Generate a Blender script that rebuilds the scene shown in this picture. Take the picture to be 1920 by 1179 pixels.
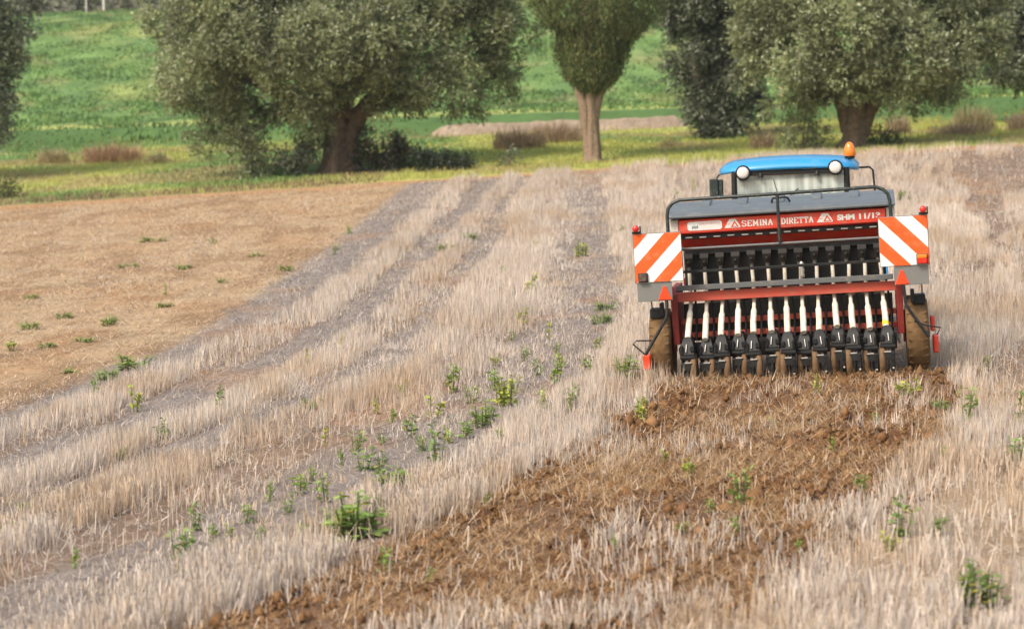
import bpy, math, random
import numpy as np
from mathutils import Vector, Matrix

for o in list(bpy.data.objects):
    bpy.data.objects.remove(o, do_unlink=True)
scene = bpy.context.scene
COL = scene.collection
R = math.radians

# ------------------------------------------------------------------ camera
cam_d = bpy.data.cameras.new('camera')
cam = bpy.data.objects.new('camera', cam_d); COL.objects.link(cam)
cam.location = (0, 0, 2.87)
cam.rotation_euler = (R(90) - math.atan(397/4048), 0, 0)
cam_d.lens = 75.9; cam_d.sensor_width = 36; cam_d.clip_end = 3000; cam_d.clip_start = .1
cam_d.dof.use_dof = True; cam_d.dof.focus_distance = 22.5; cam_d.dof.aperture_fstop = 2.1
scene.camera = cam

# ------------------------------------------------------------------ sky, sun, exposure
SUN_FROM = Vector((-0.62, -0.58, 0.95)).normalized()
w = bpy.data.worlds.new('World'); scene.world = w; w.use_nodes = True
nt = w.node_tree; nt.nodes.clear()
sky = nt.nodes.new('ShaderNodeTexSky'); sky.sky_type = 'NISHITA'; sky.sun_disc = False
sky.sun_elevation = math.asin(SUN_FROM.z); sky.sun_rotation = math.atan2(SUN_FROM.x, SUN_FROM.y)
sky.air_density = 1.6; sky.dust_density = 5.0; sky.ozone_density = 0.6
bg = nt.nodes.new('ShaderNodeBackground'); bg.inputs[1].default_value = 0.125
wo = nt.nodes.new('ShaderNodeOutputWorld')
nt.links.new(sky.outputs[0], bg.inputs[0]); nt.links.new(bg.outputs[0], wo.inputs[0])
sun_d = bpy.data.lights.new('sun', 'SUN'); sun_d.energy = 1.8; sun_d.angle = R(14); sun_d.color = (1, .93, .84)
sun = bpy.data.objects.new('sun', sun_d); COL.objects.link(sun); sun.location = (-20, -20, 40)
sun.rotation_euler = (-SUN_FROM).to_track_quat('-Z', 'Y').to_euler()
scene.view_settings.view_transform = 'Standard'; scene.view_settings.look = 'None'
scene.view_settings.gamma = 1; scene.view_settings.use_curve_mapping = False
scene.view_settings.exposure = 0.72
scene.cycles.max_bounces = 6; scene.cycles.diffuse_bounces = 3; scene.cycles.transparent_max_bounces = 12
scene.cycles.sample_clamp_indirect = 6

rng = np.random.default_rng(7); random.seed(7)

# ------------------------------------------------------------------ helpers
def tag(o, label=None, cat=None, group=None, kind=None):
    if label: o['label'] = label
    if cat: o['category'] = cat
    if group: o['group'] = group
    if kind: o['kind'] = kind
    return o

def empty(name, loc=(0, 0, 0), rot=(0, 0, 0)):
    o = bpy.data.objects.new(name, None); COL.objects.link(o)
    o.location = loc; o.rotation_euler = rot; o.empty_display_size = .2
    return o

def link_mesh(name, me, mat, parent=None):
    o = bpy.data.objects.new(name, me); COL.objects.link(o)
    mats = mat if isinstance(mat, (list, tuple)) else [mat]
    if not me.materials:
        for m in mats: me.materials.append(m)
    if parent: o.parent = parent
    return o

def arr_mesh(name, V, F, col=None, smooth=False):
    """mesh from numpy arrays; F is (m,k)"""
    me = bpy.data.meshes.new(name)
    V = np.asarray(V, np.float32); F = np.asarray(F, np.int32); m, k = F.shape
    me.vertices.add(len(V)); me.vertices.foreach_set('co', V.ravel())
    me.loops.add(m*k); me.loops.foreach_set('vertex_index', F.ravel())
    me.polygons.add(m); me.polygons.foreach_set('loop_start', np.arange(0, m*k, k, dtype=np.int32))
    if smooth: me.polygons.foreach_set('use_smooth', np.ones(m, bool))
    me.update(calc_edges=True)
    if col is not None:
        a = me.color_attributes.new('Col', 'FLOAT_COLOR', 'POINT')
        c = np.ones((len(V), 4), np.float32); c[:, :3] = col
        a.data.foreach_set('color', c.ravel())
    return me

class MB:
    """collects shapes, then links them as one mesh object"""
    def __init__(s): s.v = []; s.f = []; s.sm = []
    def add(s, vs, fs, smooth=False):
        n = len(s.v); s.v += [tuple(p) for p in vs]
        s.f += [tuple(i+n for i in f) for f in fs]; s.sm += [smooth]*len(fs); return s
    def box(s, x0, x1, y0, y1, z0, z1, M=None):
        vs = [Vector((x, y, z)) for x in (x0, x1) for y in (y0, y1) for z in (z0, z1)]
        if M is not None: vs = [M @ v for v in vs]
        return s.add(vs, [(0,1,3,2),(4,6,7,5),(0,4,5,1),(2,3,7,6),(0,2,6,4),(1,5,7,3)])
    def tube(s, pts, r, n=8, caps=True):
        P = [Vector(p) for p in pts]; rr = r if isinstance(r, (list, tuple)) else [r]*len(P)
        T = []
        for i in range(len(P)):
            a = P[max(i-1, 0)]; b = P[min(i+1, len(P)-1)]; T.append((b-a).normalized())
        up = Vector((0, 0, 1)) if abs(T[0].z) < .9 else Vector((1, 0, 0))
        N = T[0].cross(up).normalized(); vs = []
        for i, p in enumerate(P):
            if i:
                N = (N - T[i]*N.dot(T[i])).normalized()
            B = T[i].cross(N)
            for k in range(n):
                a = 2*math.pi*k/n; vs.append(p + (N*math.cos(a)+B*math.sin(a))*rr[i])
        fs = [(i*n+k, i*n+(k+1) % n, (i+1)*n+(k+1) % n, (i+1)*n+k) for i in range(len(P)-1) for k in range(n)]
        s.add(vs, fs, True)
        if caps:
            s.add(vs[:n], [tuple(range(n))[::-1]]); s.add(vs[-n:], [tuple(range(n))])
        return s
    def lathe(s, prof, c, axis='X', n=28, smooth=True):
        """prof = [(along axis, radius)] about a line through c"""
        vs = []
        for a, r in prof:
            for k in range(n):
                t = 2*math.pi*k/n; p, q = r*math.cos(t), r*math.sin(t)
                vs.append({'X': (c[0]+a, c[1]+p, c[2]+q), 'Y': (c[0]+q, c[1]+a, c[2]+p), 'Z': (c[0]+p, c[1]+q, c[2]+a)}[axis])
        m = len(prof)
        fs = [(i*n+k, i*n+(k+1) % n, (i+1)*n+(k+1) % n, (i+1)*n+k) for i in range(m-1) for k in range(n)]
        s.add(vs, fs, smooth)
        s.add(vs[:n], [tuple(range(n))[::-1]]); s.add(vs[-n:], [tuple(range(n))])
        return s
    def prism_x(s, poly, x0, x1):
        """polygon in (y,z) extruded along x"""
        n = len(poly); vs = [(x0, y, z) for y, z in poly]+[(x1, y, z) for y, z in poly]
        return s.add(vs, [tuple(range(n))[::-1], tuple(range(n, 2*n))]+[(i, (i+1) % n, n+(i+1) % n, n+i) for i in range(n)])
    def prism_y(s, poly, y0, y1):
        """polygon in (x,z) extruded along y"""
        n = len(poly); vs = [(x, y0, z) for x, z in poly]+[(x, y1, z) for x, z in poly]
        return s.add(vs, [tuple(range(n)), tuple(range(n, 2*n))[::-1]]+[(i, n+i, n+(i+1) % n, (i+1) % n) for i in range(n)])
    def mesh(s, name):
        me = bpy.data.meshes.new(name); me.from_pydata(s.v, [], s.f); me.update()
        me.polygons.foreach_set('use_smooth', s.sm); 
        return me
    def build(s, name, mat, parent=None, bevel=0):
        me = s.mesh(name)
        import bmesh
        bm = bmesh.new(); bm.from_mesh(me); bmesh.ops.recalc_face_normals(bm, faces=bm.faces[:])
        if bevel:
            es = [e for e in bm.edges if len(e.link_faces) == 2 and e.calc_face_angle(0) > .6 and not (e.link_faces[0].smooth and e.link_faces[1].smooth)]
            bmesh.ops.bevel(bm, geom=es, offset=bevel, segments=1, affect='EDGES', clamp_overlap=True)
        bm.to_mesh(me); bm.free()
        return link_mesh(name, me, mat, parent)

def _h(ix, iy, seed):
    h = (ix.astype(np.int64)*374761393 + iy.astype(np.int64)*668265263 + seed*1442695041) & 0xffffffff
    h = ((h ^ (h >> 13))*1274126177) & 0xffffffff
    return ((h ^ (h >> 16)) & 0xffff)/65535.0
def vnoise(x, y, seed=0):
    x = np.asarray(x, float); y = np.asarray(y, float)
    ix, iy = np.floor(x), np.floor(y); fx, fy = x-ix, y-iy
    fx = fx*fx*(3-2*fx); fy = fy*fy*(3-2*fy)
    a = _h(ix, iy, seed); b = _h(ix+1, iy, seed); c = _h(ix, iy+1, seed); d = _h(ix+1, iy+1, seed)
    return (a*(1-fx)+b*fx)*(1-fy)+(c*(1-fx)+d*fx)*fy
def fbm(x, y, seed=0, o=3):
    t = 0; a = .5
    for i in range(o):
        t = t + a*vnoise(x*2**i, y*2**i, seed+i*17); a *= .5
    return t/(1-.5**o)
def sstep(a, b, x):
    t = np.clip((x-a)/(b-a), 0, 1); return t*t*(3-2*t)

# ------------------------------------------------------------------ terrain
TY = np.array([-80, 0, 20, 30, 42, 56, 66, 68, 76, 88, 89.3, 100, 130, 170, 178, 230, 700.])
TA = np.array([-.121, -.121, -.121, -.12, -.03, .33, .658, .72, 1.071, 1.641, 2.389, 2.87, 6.2, 11.0, 11.4, 11.6, 14])
TB = np.array([.044, .044, .044, .044, .047, .056, .0634, .0619, .0478, .0389, .0358, .0337, .031, .0413, .0402, .0392, .03])
def hermite(t, X, Y):
    d = np.gradient(Y, X); dd = np.diff(Y)/np.diff(X)
    m = np.empty_like(Y); m[1:-1] = np.where(dd[:-1]*dd[1:] > 0, 2*dd[:-1]*dd[1:]/(dd[:-1]+dd[1:]+1e-12), 0); m[0] = dd[0]; m[-1] = dd[-1]
    i = np.clip(np.searchsorted(X, t)-1, 0, len(X)-2); h = X[i+1]-X[i]; s = np.clip((t-X[i])/h, 0, 1)
    return (2*s**3-3*s**2+1)*Y[i]+(s**3-2*s**2+s)*h*m[i]+(-2*s**3+3*s**2)*Y[i+1]+(s**3-s**2)*h*m[i+1]
def terrain0(x, y):
    x = np.asarray(x, float); y = np.asarray(y, float)
    return hermite(y, TY, TA)+hermite(y, TY, TB)*60*np.tanh(x/60)
CY = np.array([-60, 4, 8, 11, 13.4, 15, 17, 19, 22, 24, 27, 30, 34, 43, 62, 200.])
CX = np.array([-30, -7.6, -5.3, -4.05, -2.82, -2.1, -1.43, -.8, 0, .38, .85, 1.12, 1.25, 1.5, 2.3, 8])
def rowc(y): return hermite(np.asarray(y, float), CY, CX)
def srow(x, y):
    """distance across the sowing rows; beyond the drill the rows fan out to the right"""
    s0 = x-rowc(y); k = np.clip(np.asarray(y, float)-22, 0, 45)
    return s0-.125*k*sstep(1.0+.02*k, 3.2+.10*k, s0)
def tilled(s, y):
    """1 inside the freshly drilled strip that ends under the drill"""
    wob = (fbm(y*.9, s*1.3, 41)-.5)*.9+(fbm(y*4, s*4, 42)-.5)*.5
    return sstep(1.25, 1.75, s+wob*.6)*(1-sstep(4.45, 4.95, s+wob*.7))*(1-sstep(22.1, 22.5, y))
def strips(s, y):
    """height of standing stubble, 0..1, across the rows"""
    s = s-sstep(28, 58, y)*1.0*np.exp(-np.clip(s+5.5, 0, 9)/2.6)*(s > -5.6)
    sw = s+(fbm(s*.5+9, y*.18, 5)-.5)*.55+(fbm(s*1.7, y*.7, 6)-.5)*.55
    X = np.array([-60, -5.6, -5.5, -4.75, -4.6, -3.95, -3.8, -3.2, -3.05, -2.6, -2.5, -2.1, -1.95, -.95, -.75, .25, .5, 1.6, 6.4, 6.7, 8.4, 8.8, 60])
    H_ = np.array([.0, .0, .06, .06, 1., 1., .16, .16, .9, .9, .2, .2, 1., 1., .3, .2, .95, 1., 1., .7, .4, 1., 1.])
    return np.interp(sw, X, H_)
def relief(x, y):
    s = srow(x, y); t = tilled(s, y)
    z = (fbm(x*3, y*3, 3)-.5)*.035 + (fbm(x*.5, y*.5, 8)-.5)*.08
    z = z+t*((fbm(x*9, y*9, 12, 2)-.5)*.09 + .018*np.sin(s*2*math.pi/.1667))
    z = z+.05*t*sstep(20.6, 21.6, y)
    return z*(1-sstep(66, 72, y)*.6)
def gz(x, y): return terrain0(x, y)+relief(np.asarray(x, float), np.asarray(y, float))
def gz1(x, y): return float(gz(np.array([x]), np.array([y]))[0])
# ------------------------------------------------------------------ end of terrain

# ------------------------------------------------------------------ materials
def newmat(name):
    m = bpy.data.materials.new(name); m.use_nodes = True; m.node_tree.nodes.clear(); return m, m.node_tree
def pmat(name, col, rough=.5, metal=0., dirt=None, dirt_amt=.4, scale=6., bump=0., var=.08, coat=0., spec=.5):
    """painted or moulded surface: colour, fine variation and patches of dirt"""
    m, t = newmat(name); N = t.nodes; L = t.links
    o = N.new('ShaderNodeOutputMaterial'); p = N.new('ShaderNodeBsdfPrincipled'); L.new(p.outputs[0], o.inputs[0])
    p.inputs['Roughness'].default_value = rough; p.inputs['Metallic'].default_value = metal
    p.inputs['Coat Weight'].default_value = coat; p.inputs['Specular IOR Level'].default_value = spec
    tc = N.new('ShaderNodeTexCoord')
    n1 = N.new('ShaderNodeTexNoise'); n1.inputs['Scale'].default_value = scale; n1.inputs['Detail'].default_value = 6; L.new(tc.outputs['Object'], n1.inputs['Vector'])
    hsv = N.new('ShaderNodeHueSaturation'); hsv.inputs['Color'].default_value = (*col, 1)
    mr = N.new('ShaderNodeMapRange'); mr.inputs['To Min'].default_value = 1-var; mr.inputs['To Max'].default_value = 1+var
    L.new(n1.outputs[0], mr.inputs[0]); L.new(mr.outputs[0], hsv.inputs['Value'])
    out = hsv.outputs[0]
    if dirt:
        n2 = N.new('ShaderNodeTexNoise'); n2.inputs['Scale'].default_value = scale*2.3; n2.inputs['Detail'].default_value = 8; n2.inputs['Roughness'].default_value = .7
        L.new(tc.outputs['Object'], n2.inputs['Vector'])
        r = N.new('ShaderNodeMapRange'); r.inputs['From Min'].default_value = .62-dirt_amt*.35; r.inputs['From Max'].default_value = .78-dirt_amt*.2
        r.inputs['To Max'].default_value = min(1, dirt_amt*1.6); L.new(n2.outputs[0], r.inputs[0])
        mx = N.new('ShaderNodeMix'); mx.data_type = 'RGBA'; L.new(r.outputs[0], mx.inputs[0]); L.new(out, mx.inputs[6]); mx.inputs[7].default_value = (*dirt, 1)
        out = mx.outputs[2]
        r2 = N.new('ShaderNodeMapRange'); r2.inputs['To Min'].default_value = rough; r2.inputs['To Max'].default_value = .95; L.new(r.outputs[0], r2.inputs[0]); L.new(r2.outputs[0], p.inputs['Roughness'])
    L.new(out, p.inputs['Base Color'])
    if bump:
        b = N.new('ShaderNodeBump'); b.inputs['Strength'].default_value = bump; b.inputs['Distance'].default_value = .02; L.new(n1.outputs[0], b.inputs['Height']); L.new(b.outputs[0], p.inputs['Normal'])
    return m
def ground_mat(name, scale=14., bump=.5, var=.35, rough=.95):
    """region colour from the mesh, broken up by two sizes of grain"""
    m, t = newmat(name); N = t.nodes; L = t.links
    o = N.new('ShaderNodeOutputMaterial'); p = N.new('ShaderNodeBsdfPrincipled'); L.new(p.outputs[0], o.inputs[0])
    p.inputs['Roughness'].default_value = rough; p.inputs['Specular IOR Level'].default_value = .15
    a = N.new('ShaderNodeVertexColor'); a.layer_name = 'Col'; tc = N.new('ShaderNodeTexCoord')
    n1 = N.new('ShaderNodeTexNoise'); n1.inputs['Scale'].default_value = scale; n1.inputs['Detail'].default_value = 10; n1.inputs['Roughness'].default_value = .7; L.new(tc.outputs['Object'], n1.inputs['Vector'])
    n2 = N.new('ShaderNodeTexNoise'); n2.inputs['Scale'].default_value = scale*.13; n2.inputs['Detail'].default_value = 6; L.new(tc.outputs['Object'], n2.inputs['Vector'])
    ad = N.new('ShaderNodeMath'); ad.operation = 'ADD'; L.new(n1.outputs[0], ad.inputs[0]); L.new(n2.outputs[0], ad.inputs[1])
    mr = N.new('ShaderNodeMapRange'); mr.inputs['From Min'].default_value = .65; mr.inputs['From Max'].default_value = 1.35; mr.inputs['To Min'].default_value = 1-var; mr.inputs['To Max'].default_value = 1+var; L.new(ad.outputs[0], mr.inputs[0])
    h = N.new('ShaderNodeHueSaturation'); L.new(a.outputs[0], h.inputs['Color']); L.new(mr.outputs[0], h.inputs['Value']); L.new(h.outputs[0], p.inputs['Base Color'])
    b = N.new('ShaderNodeBump'); b.inputs['Strength'].default_value = bump; b.inputs['Distance'].default_value = .05; L.new(n1.outputs[0], b.inputs['Height']); L.new(b.outputs[0], p.inputs['Normal'])
    return m
def leaf_mat(name, trans=.3, back=None, rough=.55, gloss=.06):
    """thin blades and leaves: own colour from the mesh, some light passes through"""
    m, t = newmat(name); N = t.nodes; L = t.links
    o = N.new('ShaderNodeOutputMaterial'); a = N.new('ShaderNodeVertexColor'); a.layer_name = 'Col'
    c = a.outputs[0]
    if back:
        g = N.new('ShaderNodeNewGeometry'); mx = N.new('ShaderNodeMix'); mx.data_type = 'RGBA'; mx.blend_type = 'MULTIPLY'; mx.inputs[0].default_value = 1
        bm_ = N.new('ShaderNodeMix'); bm_.data_type = 'RGBA'; L.new(g.outputs['Backfacing'], bm_.inputs[0]); bm_.inputs[6].default_value = (1, 1, 1, 1); bm_.inputs[7].default_value = (*back, 1)
        L.new(c, mx.inputs[6]); L.new(bm_.outputs[2], mx.inputs[7]); c = mx.outputs[2]
    d = N.new('ShaderNodeBsdfDiffuse'); tr = N.new('ShaderNodeBsdfTranslucent'); gl = N.new('ShaderNodeBsdfGlossy'); gl.inputs['Roughness'].default_value = rough
    L.new(c, d.inputs[0]); L.new(c, tr.inputs[0])
    m1 = N.new('ShaderNodeMixShader'); m1.inputs[0].default_value = trans; L.new(d.outputs[0], m1.inputs[1]); L.new(tr.outputs[0], m1.inputs[2])
    m2 = N.new('ShaderNodeMixShader'); m2.inputs[0].default_value = gloss; L.new(m1.outputs[0], m2.inputs[1]); L.new(gl.outputs[0], m2.inputs[2])
    L.new(m2.outputs[0], o.inputs[0]); return m
MUD = (.21, .125, .06); DUST = (.33, .25, .17)
M = dict(
    field=ground_mat('field_soil', 16, .6, .3), meadow=ground_mat('meadow_turf', 7, .5, .3), hill=ground_mat('hill_turf', 2.2, .6, .3),
    straw=leaf_mat('straw', .22, None, .5, .03), grass=leaf_mat('grass_blade', .35, None, .5, .04),
    olive=leaf_mat('olive_leaf', .3, (1.2, 1.2, 1.35), .45, .05), cypress=leaf_mat('cypress_leaf', .12, None, .6, .02),
    weed=leaf_mat('weed_leaf', .3, None, .4, .05), twig=leaf_mat('dry_twig', .15, None, .6, .02),
    clod=leaf_mat('soil_clod', 0, None, .9, .01),
    bark=pmat('olive_bark', (.19, .14, .10), .95, 0, (.075, .055, .042), .5, 3, 1.0, .45, spec=.2),
    bark_pale=pmat('pale_bark', (.27, .20, .145), .95, 0, (.15, .105, .07), .5, 5, .9, .3, spec=.2),
    red=pmat('red_paint', (.74, .055, .028), .36, 0, (.5, .2, .13), .42, 5, 0, .08, .2),
    red_old=pmat('faded_red_paint', (.50, .075, .045), .45, 0, (.34, .15, .10), .45, 6, 0, .15),
    red_dark=pmat('dark_red_paint', (.20, .012, .01), .5, 0, MUD, .3, 6, 0, .1),
    lid=pmat('grey_plastic_lid', (.11, .125, .135), .40, 0, (.24, .24, .23), .3, 4, 0, .08),
    steel=pmat('grey_steel', (.13, .14, .145), .5, .2, DUST, .35, 7, 0, .1),
    plate=pmat('grey_mounting_plate', (.20, .205, .20), .55, .2, DUST, .3, 6, 0, .1),
    black=pmat('black_paint', (.014, .015, .016), .5, 0, (.075, .055, .038), .3, 7, 0, .2, spec=.35),
    blackgreen=pmat('dark_green_tube', (.022, .034, .034), .4, 0, DUST, .3, 9, 0, .15),
    rubber=pmat('rubber', (.02, .019, .018), .8, 0, MUD, .45, 5, .3, .2),
    muddy=pmat('mud_caked_rubber', (.185, .112, .054), .95, 0, (.11, .066, .033), .5, 7, 1.0, .35, spec=.15),
    mudlight=pmat('mud_polished_disc', (.175, .10, .045), .8, 0, (.075, .045, .025), .5, 6, .4, .25),
    white=pmat('white_paint', (.78, .77, .74), .4, 0, (.52, .44, .35), .28, 6, 0, .04),
    tube=pmat('white_seed_hose', (.74, .69, .585), .45, 0, (.46, .35, .22), .5, 8, 0, .06),
    sign_white=pmat('reflective_white', (.86, .85, .83), .35, 0, (.66, .58, .5), .22, 5, 0, .03),
    sign_red=pmat('reflective_orange_red', (.80, .115, .02), .35, 0, (.80, .30, .15), .35, 4, 0, .08),
    lens_red=pmat('red_lens', (.70, .03, .018), .2, 0, None, 0, 5, 0, .1, .5), lens_dark=pmat('dark_lens', (.07, .05, .045), .3, 0, DUST, .4, 9),
    lens_orange=pmat('orange_lens', (.85, .22, .02), .2, 0, None, 0, 5, 0, .1, .5),
    reflector=pmat('red_orange_reflector', (.85, .07, .02), .3, 0, None, 0, 8, 0, .15, .4),
    blue=pmat('blue_paint', (.028, .27, .56), .36, 0, (.30, .36, .42), .22, 3, 0, .06, .3),
    lamp_glass=pmat('lamp_glass', (.74, .71, .66), .25, 0, (.6, .52, .42), .3, 12, 0, .06, .4),
    print_white=pmat('white_print', (.80, .77, .72), .5, 0, (.6, .3, .22), .2, 12, 0, .05), print_red=pmat('faded_red_print', (.70, .33, .28), .6),
    print_dark=pmat('dark_print', (.16, .22, .18), .6), meter=pmat('metering_housing', (.017, .015, .013), .6, 0, (.05, .04, .03), .25, 9, 0, .2),
    steel_bright=pmat('worn_bright_steel', (.62, .60, .56), .35, .6, DUST, .35, 9, 0, .1), yellow=pmat('yellow_band', (.80, .62, .03), .5),
    cream=pmat('cream_plastic', (.62, .58, .52), .5, 0, DUST, .3, 6, 0, .05), pole=pmat('pale_pole', (.62, .60, .58), .7), stone=pmat('pale_stone', (.55, .49, .42), .9, 0, None, 0, 9, .4, .2),
    seat=pmat('seat_fabric', (.03, .03, .035), .8), earth=ground_mat('bank_earth', 5, .9, .3))
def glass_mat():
    m, t = newmat('sky_sheen_cab_glass'); N = t.nodes; L = t.links
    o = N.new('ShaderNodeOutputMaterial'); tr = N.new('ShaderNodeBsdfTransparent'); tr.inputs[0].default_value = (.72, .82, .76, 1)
    d = N.new('ShaderNodeBsdfDiffuse'); d.inputs[0].default_value = (.80, .86, .80, 1); g = N.new('ShaderNodeBsdfGlossy'); g.inputs['Roughness'].default_value = .03  # pale diffuse share imitates the sky reflected in the panes
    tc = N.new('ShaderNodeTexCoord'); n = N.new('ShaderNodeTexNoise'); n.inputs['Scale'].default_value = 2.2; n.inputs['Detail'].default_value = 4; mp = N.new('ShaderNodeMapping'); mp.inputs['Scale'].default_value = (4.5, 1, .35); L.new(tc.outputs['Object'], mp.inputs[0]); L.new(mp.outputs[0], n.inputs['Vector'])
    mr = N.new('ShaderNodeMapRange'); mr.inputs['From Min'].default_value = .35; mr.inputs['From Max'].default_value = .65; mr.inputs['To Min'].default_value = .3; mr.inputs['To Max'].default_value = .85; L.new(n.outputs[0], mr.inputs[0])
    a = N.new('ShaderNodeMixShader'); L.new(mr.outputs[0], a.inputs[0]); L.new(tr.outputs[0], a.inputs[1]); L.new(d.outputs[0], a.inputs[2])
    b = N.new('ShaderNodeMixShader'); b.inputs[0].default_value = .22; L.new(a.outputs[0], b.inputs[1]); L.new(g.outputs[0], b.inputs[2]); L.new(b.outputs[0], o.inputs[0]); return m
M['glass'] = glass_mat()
def lens_mat():
    m, t = newmat('amber_beacon_lens'); N = t.nodes; L = t.links
    o = N.new('ShaderNodeOutputMaterial'); p = N.new('ShaderNodeBsdfPrincipled'); L.new(p.outputs[0], o.inputs[0])
    p.inputs['Base Color'].default_value = (.85, .22, .015, 1); p.inputs['Roughness'].default_value = .2; p.inputs['Subsurface Weight'].default_value = .4
    p.inputs['Subsurface Radius'].default_value = (.05, .02, .005); p.inputs['Coat Weight'].default_value = .5; return m
M['beacon'] = lens_mat()

# ------------------------------------------------------------------ ground sheets
def fan_sheet(name, ys, ncol, colfn, mat, ext=True):
    u = np.linspace(-1, 1, ncol)
    if ext: u = np.concatenate([[-40, -12, -5, -2.5, -1.6, -1.25], u, [1.25, 1.6, 2.5, 5, 12, 40]])
    ys = np.asarray(ys); half = 4+.30*np.maximum(ys, 6)
    X = u[None, :]*half[:, None]; X = np.clip(X, -420, 420)+u[None, :]*.01
    Y = np.repeat(ys[:, None], len(u), 1)
    wob = (fbm(X*.25, Y*0+3.1, 77)-.5)*1.0*np.exp(-((Y-66)/2.5)**2)
    Y = Y+wob
    Z = gz(X, Y)
    V = np.stack([X, Y, Z], -1).reshape(-1, 3); n = len(u)
    i, j = np.meshgrid(np.arange(len(ys)-1), np.arange(n-1), indexing='ij'); a = (i*n+j).ravel()
    F = np.stack([a, a+1, a+n+1, a+n], 1)
    me = arr_mesh(name, V, F, colfn(V[:, 0], V[:, 1]), True)
    return tag(link_mesh(name, me, mat), kind='structure')
def mix(a, b, t): return a*(1-t[:, None])+np.asarray(b)*t[:, None]
C_TAN = np.array((.385, .275, .17)); C_GREY = np.array((.225, .19, .168)); C_SOIL = np.array((.128, .058, .024)); C_UNDER_SHADE = np.array((.20, .14, .10)); C_ORANGE = np.array((.37, .205, .10))
def field_col(x, y):
    s = srow(x, y); c = np.repeat(C_UNDER_SHADE[None, :], len(x), 0)  # soil colour under the stubble is darkened for the shade between stalks
    st = strips(s, y)
    c = mix(c, C_GREY, (1-sstep(.15, .8, st))*sstep(-5.75, -5.5, s+(fbm(x, y*.7, 31)-.5)*.4))
    c = mix(c, C_TAN, 1-sstep(-5.95, -5.35, s+(fbm(x*1.1, y*.7, 31)-.5)*1.0+(fbm(x*4, y*2, 34)-.5)*.5))
    tn = (s < -5.4)
    c = mix(c, (.39, .295, .19), .8*tn*sstep(.42, .62, fbm(x*.9+2, y*.3, 64)))
    c = mix(c, (.235, .145, .08), .75*tn*sstep(.48, .68, fbm(x*1.3+2, y*.5, 65)))
    c = mix(c, C_ORANGE, .45*sstep(.58, .75, fbm(x*.8+3, y*.5, 60)))
    c = mix(c, C_TAN*.95, .8*sstep(.52, .68, fbm(x*.35, y*.22, 63))*sstep(4.2, 5, s)*(1-sstep(20, 30, y)))
    c = mix(c, C_SOIL, tilled(s, y)*(.6+.4*sstep(.4, .6, fbm(x*2, y*2, 9))))
    e = (fbm(x*.6, y*.6, 90)-.5)*1.5
    c = mix(c, C_ORANGE*1.05, .8*sstep(64.3, 65.2, y+e))
    return c
C_G1 = np.array((.155, .25, .075)); C_G2 = np.array((.34, .355, .105)); C_G3 = np.array((.09, .165, .055)); C_DRY = np.array((.33, .25, .13)); C_EARTH = np.array((.38, .265, .185))
def meadow_col(x, y):
    c = np.repeat(C_G1[None, :], len(x), 0)
    c = mix(c, C_G2*1.1, sstep(.3, .55, fbm(x*.2, y*.15, 21)))
    c = mix(c, C_G3, .7*sstep(.55, .7, fbm(x*.1+5, y*.5, 22)))
    c = mix(c, C_DRY, .6*sstep(.55, .72, fbm(x*.3, y*.5, 23)))
    e = (fbm(x*.4, y*.8, 24)-.5)*2.2
    c = mix(c, C_DRY*.9, .75*sstep(66.2, 66.8, y+e)*(1-sstep(68.2, 69.5, y+e))*(1-sstep(-6, -4, x)))
    c = mix(c, C_ORANGE, 1-sstep(66.0, 66.9, y+e*.6))
    d = np.hypot(x+5.7, y-71.6); c = mix(c, C_ORANGE*.8, .8*(1-sstep(.9, 2.2, d)))
    d = np.hypot(x-2.5, y-70); c = mix(c, C_ORANGE*.8, .8*(1-sstep(.5, 1.3, d)))
    return c
def hill_col(x, y):
    c = np.repeat(C_G1[None, :]*.95, len(x), 0)
    c = mix(c, C_G3, .7*sstep(.42, .66, fbm(x*.9, y*.22, 25)))
    c = mix(c, C_G2, .6*sstep(.52, .7, fbm(x*.3+8, y*.1, 26)))
    c = mix(c, C_DRY*1.1, .28*sstep(.62, .74, fbm(x*.7, y*.25, 27)))
    c = mix(c, C_DRY*1.2, .7*sstep(172, 176, y))
    bank = sstep(87.7, 88.1, y)*(1-sstep(89.2, 89.7, y))
    c = mix(c, C_G3*.9, bank)
    c = mix(c, C_G2*1.1, .8*sstep(89.4, 89.8, y)*(1-sstep(91, 93, y)))
    return c
def ramp(a, b, n, p=1.): return a+(b-a)*np.linspace(0, 1, n)**p
fan_sheet('field', np.concatenate([[-80, -40, -15, 0, 5, 7], ramp(8.5, 66, 380, 1.5)]), 290, field_col, M['field'])
fan_sheet('meadow', ramp(66, 87.6, 90), 200, meadow_col, M['meadow'])
fan_sheet('hillside', np.concatenate([ramp(87.6, 90, 14), ramp(90.6, 185, 110, 1.2), [200, 240, 320, 450, 700]]), 170, hill_col, M['hill'])

# ------------------------------------------------------------------ blades
def blades(P, H, W, lean, az_lean, az_face, col, top=.55, tri=False, droop=0.):
    """one tapered blade for each root point"""
    n = len(P); f = np.stack([np.cos(az_face), np.sin(az_face), np.zeros(n)], 1)*W[:, None]*.5
    d = np.stack([np.sin(lean)*np.cos(az_lean), np.sin(lean)*np.sin(az_lean), np.cos(lean)], 1)*H[:, None]
    if tri:
        V = np.stack([P-f, P+f, P+d], 1).reshape(-1, 3); F = np.arange(3*n).reshape(n, 3); k = 3
    else:
        V = np.stack([P-f, P+f, P+d+f*top, P+d-f*top], 1).reshape(-1, 3); F = np.arange(4*n).reshape(n, 4); k = 4
    return V, F, np.repeat(col, k, 0)
def cat(parts):
    V = []; F = []; C_ = []; n = 0
    for v, f, c in parts:
        V.append(v); F.append(f+n); C_.append(c); n += len(v)
    return np.concatenate(V), np.concatenate(F), np.concatenate(C_)
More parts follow.
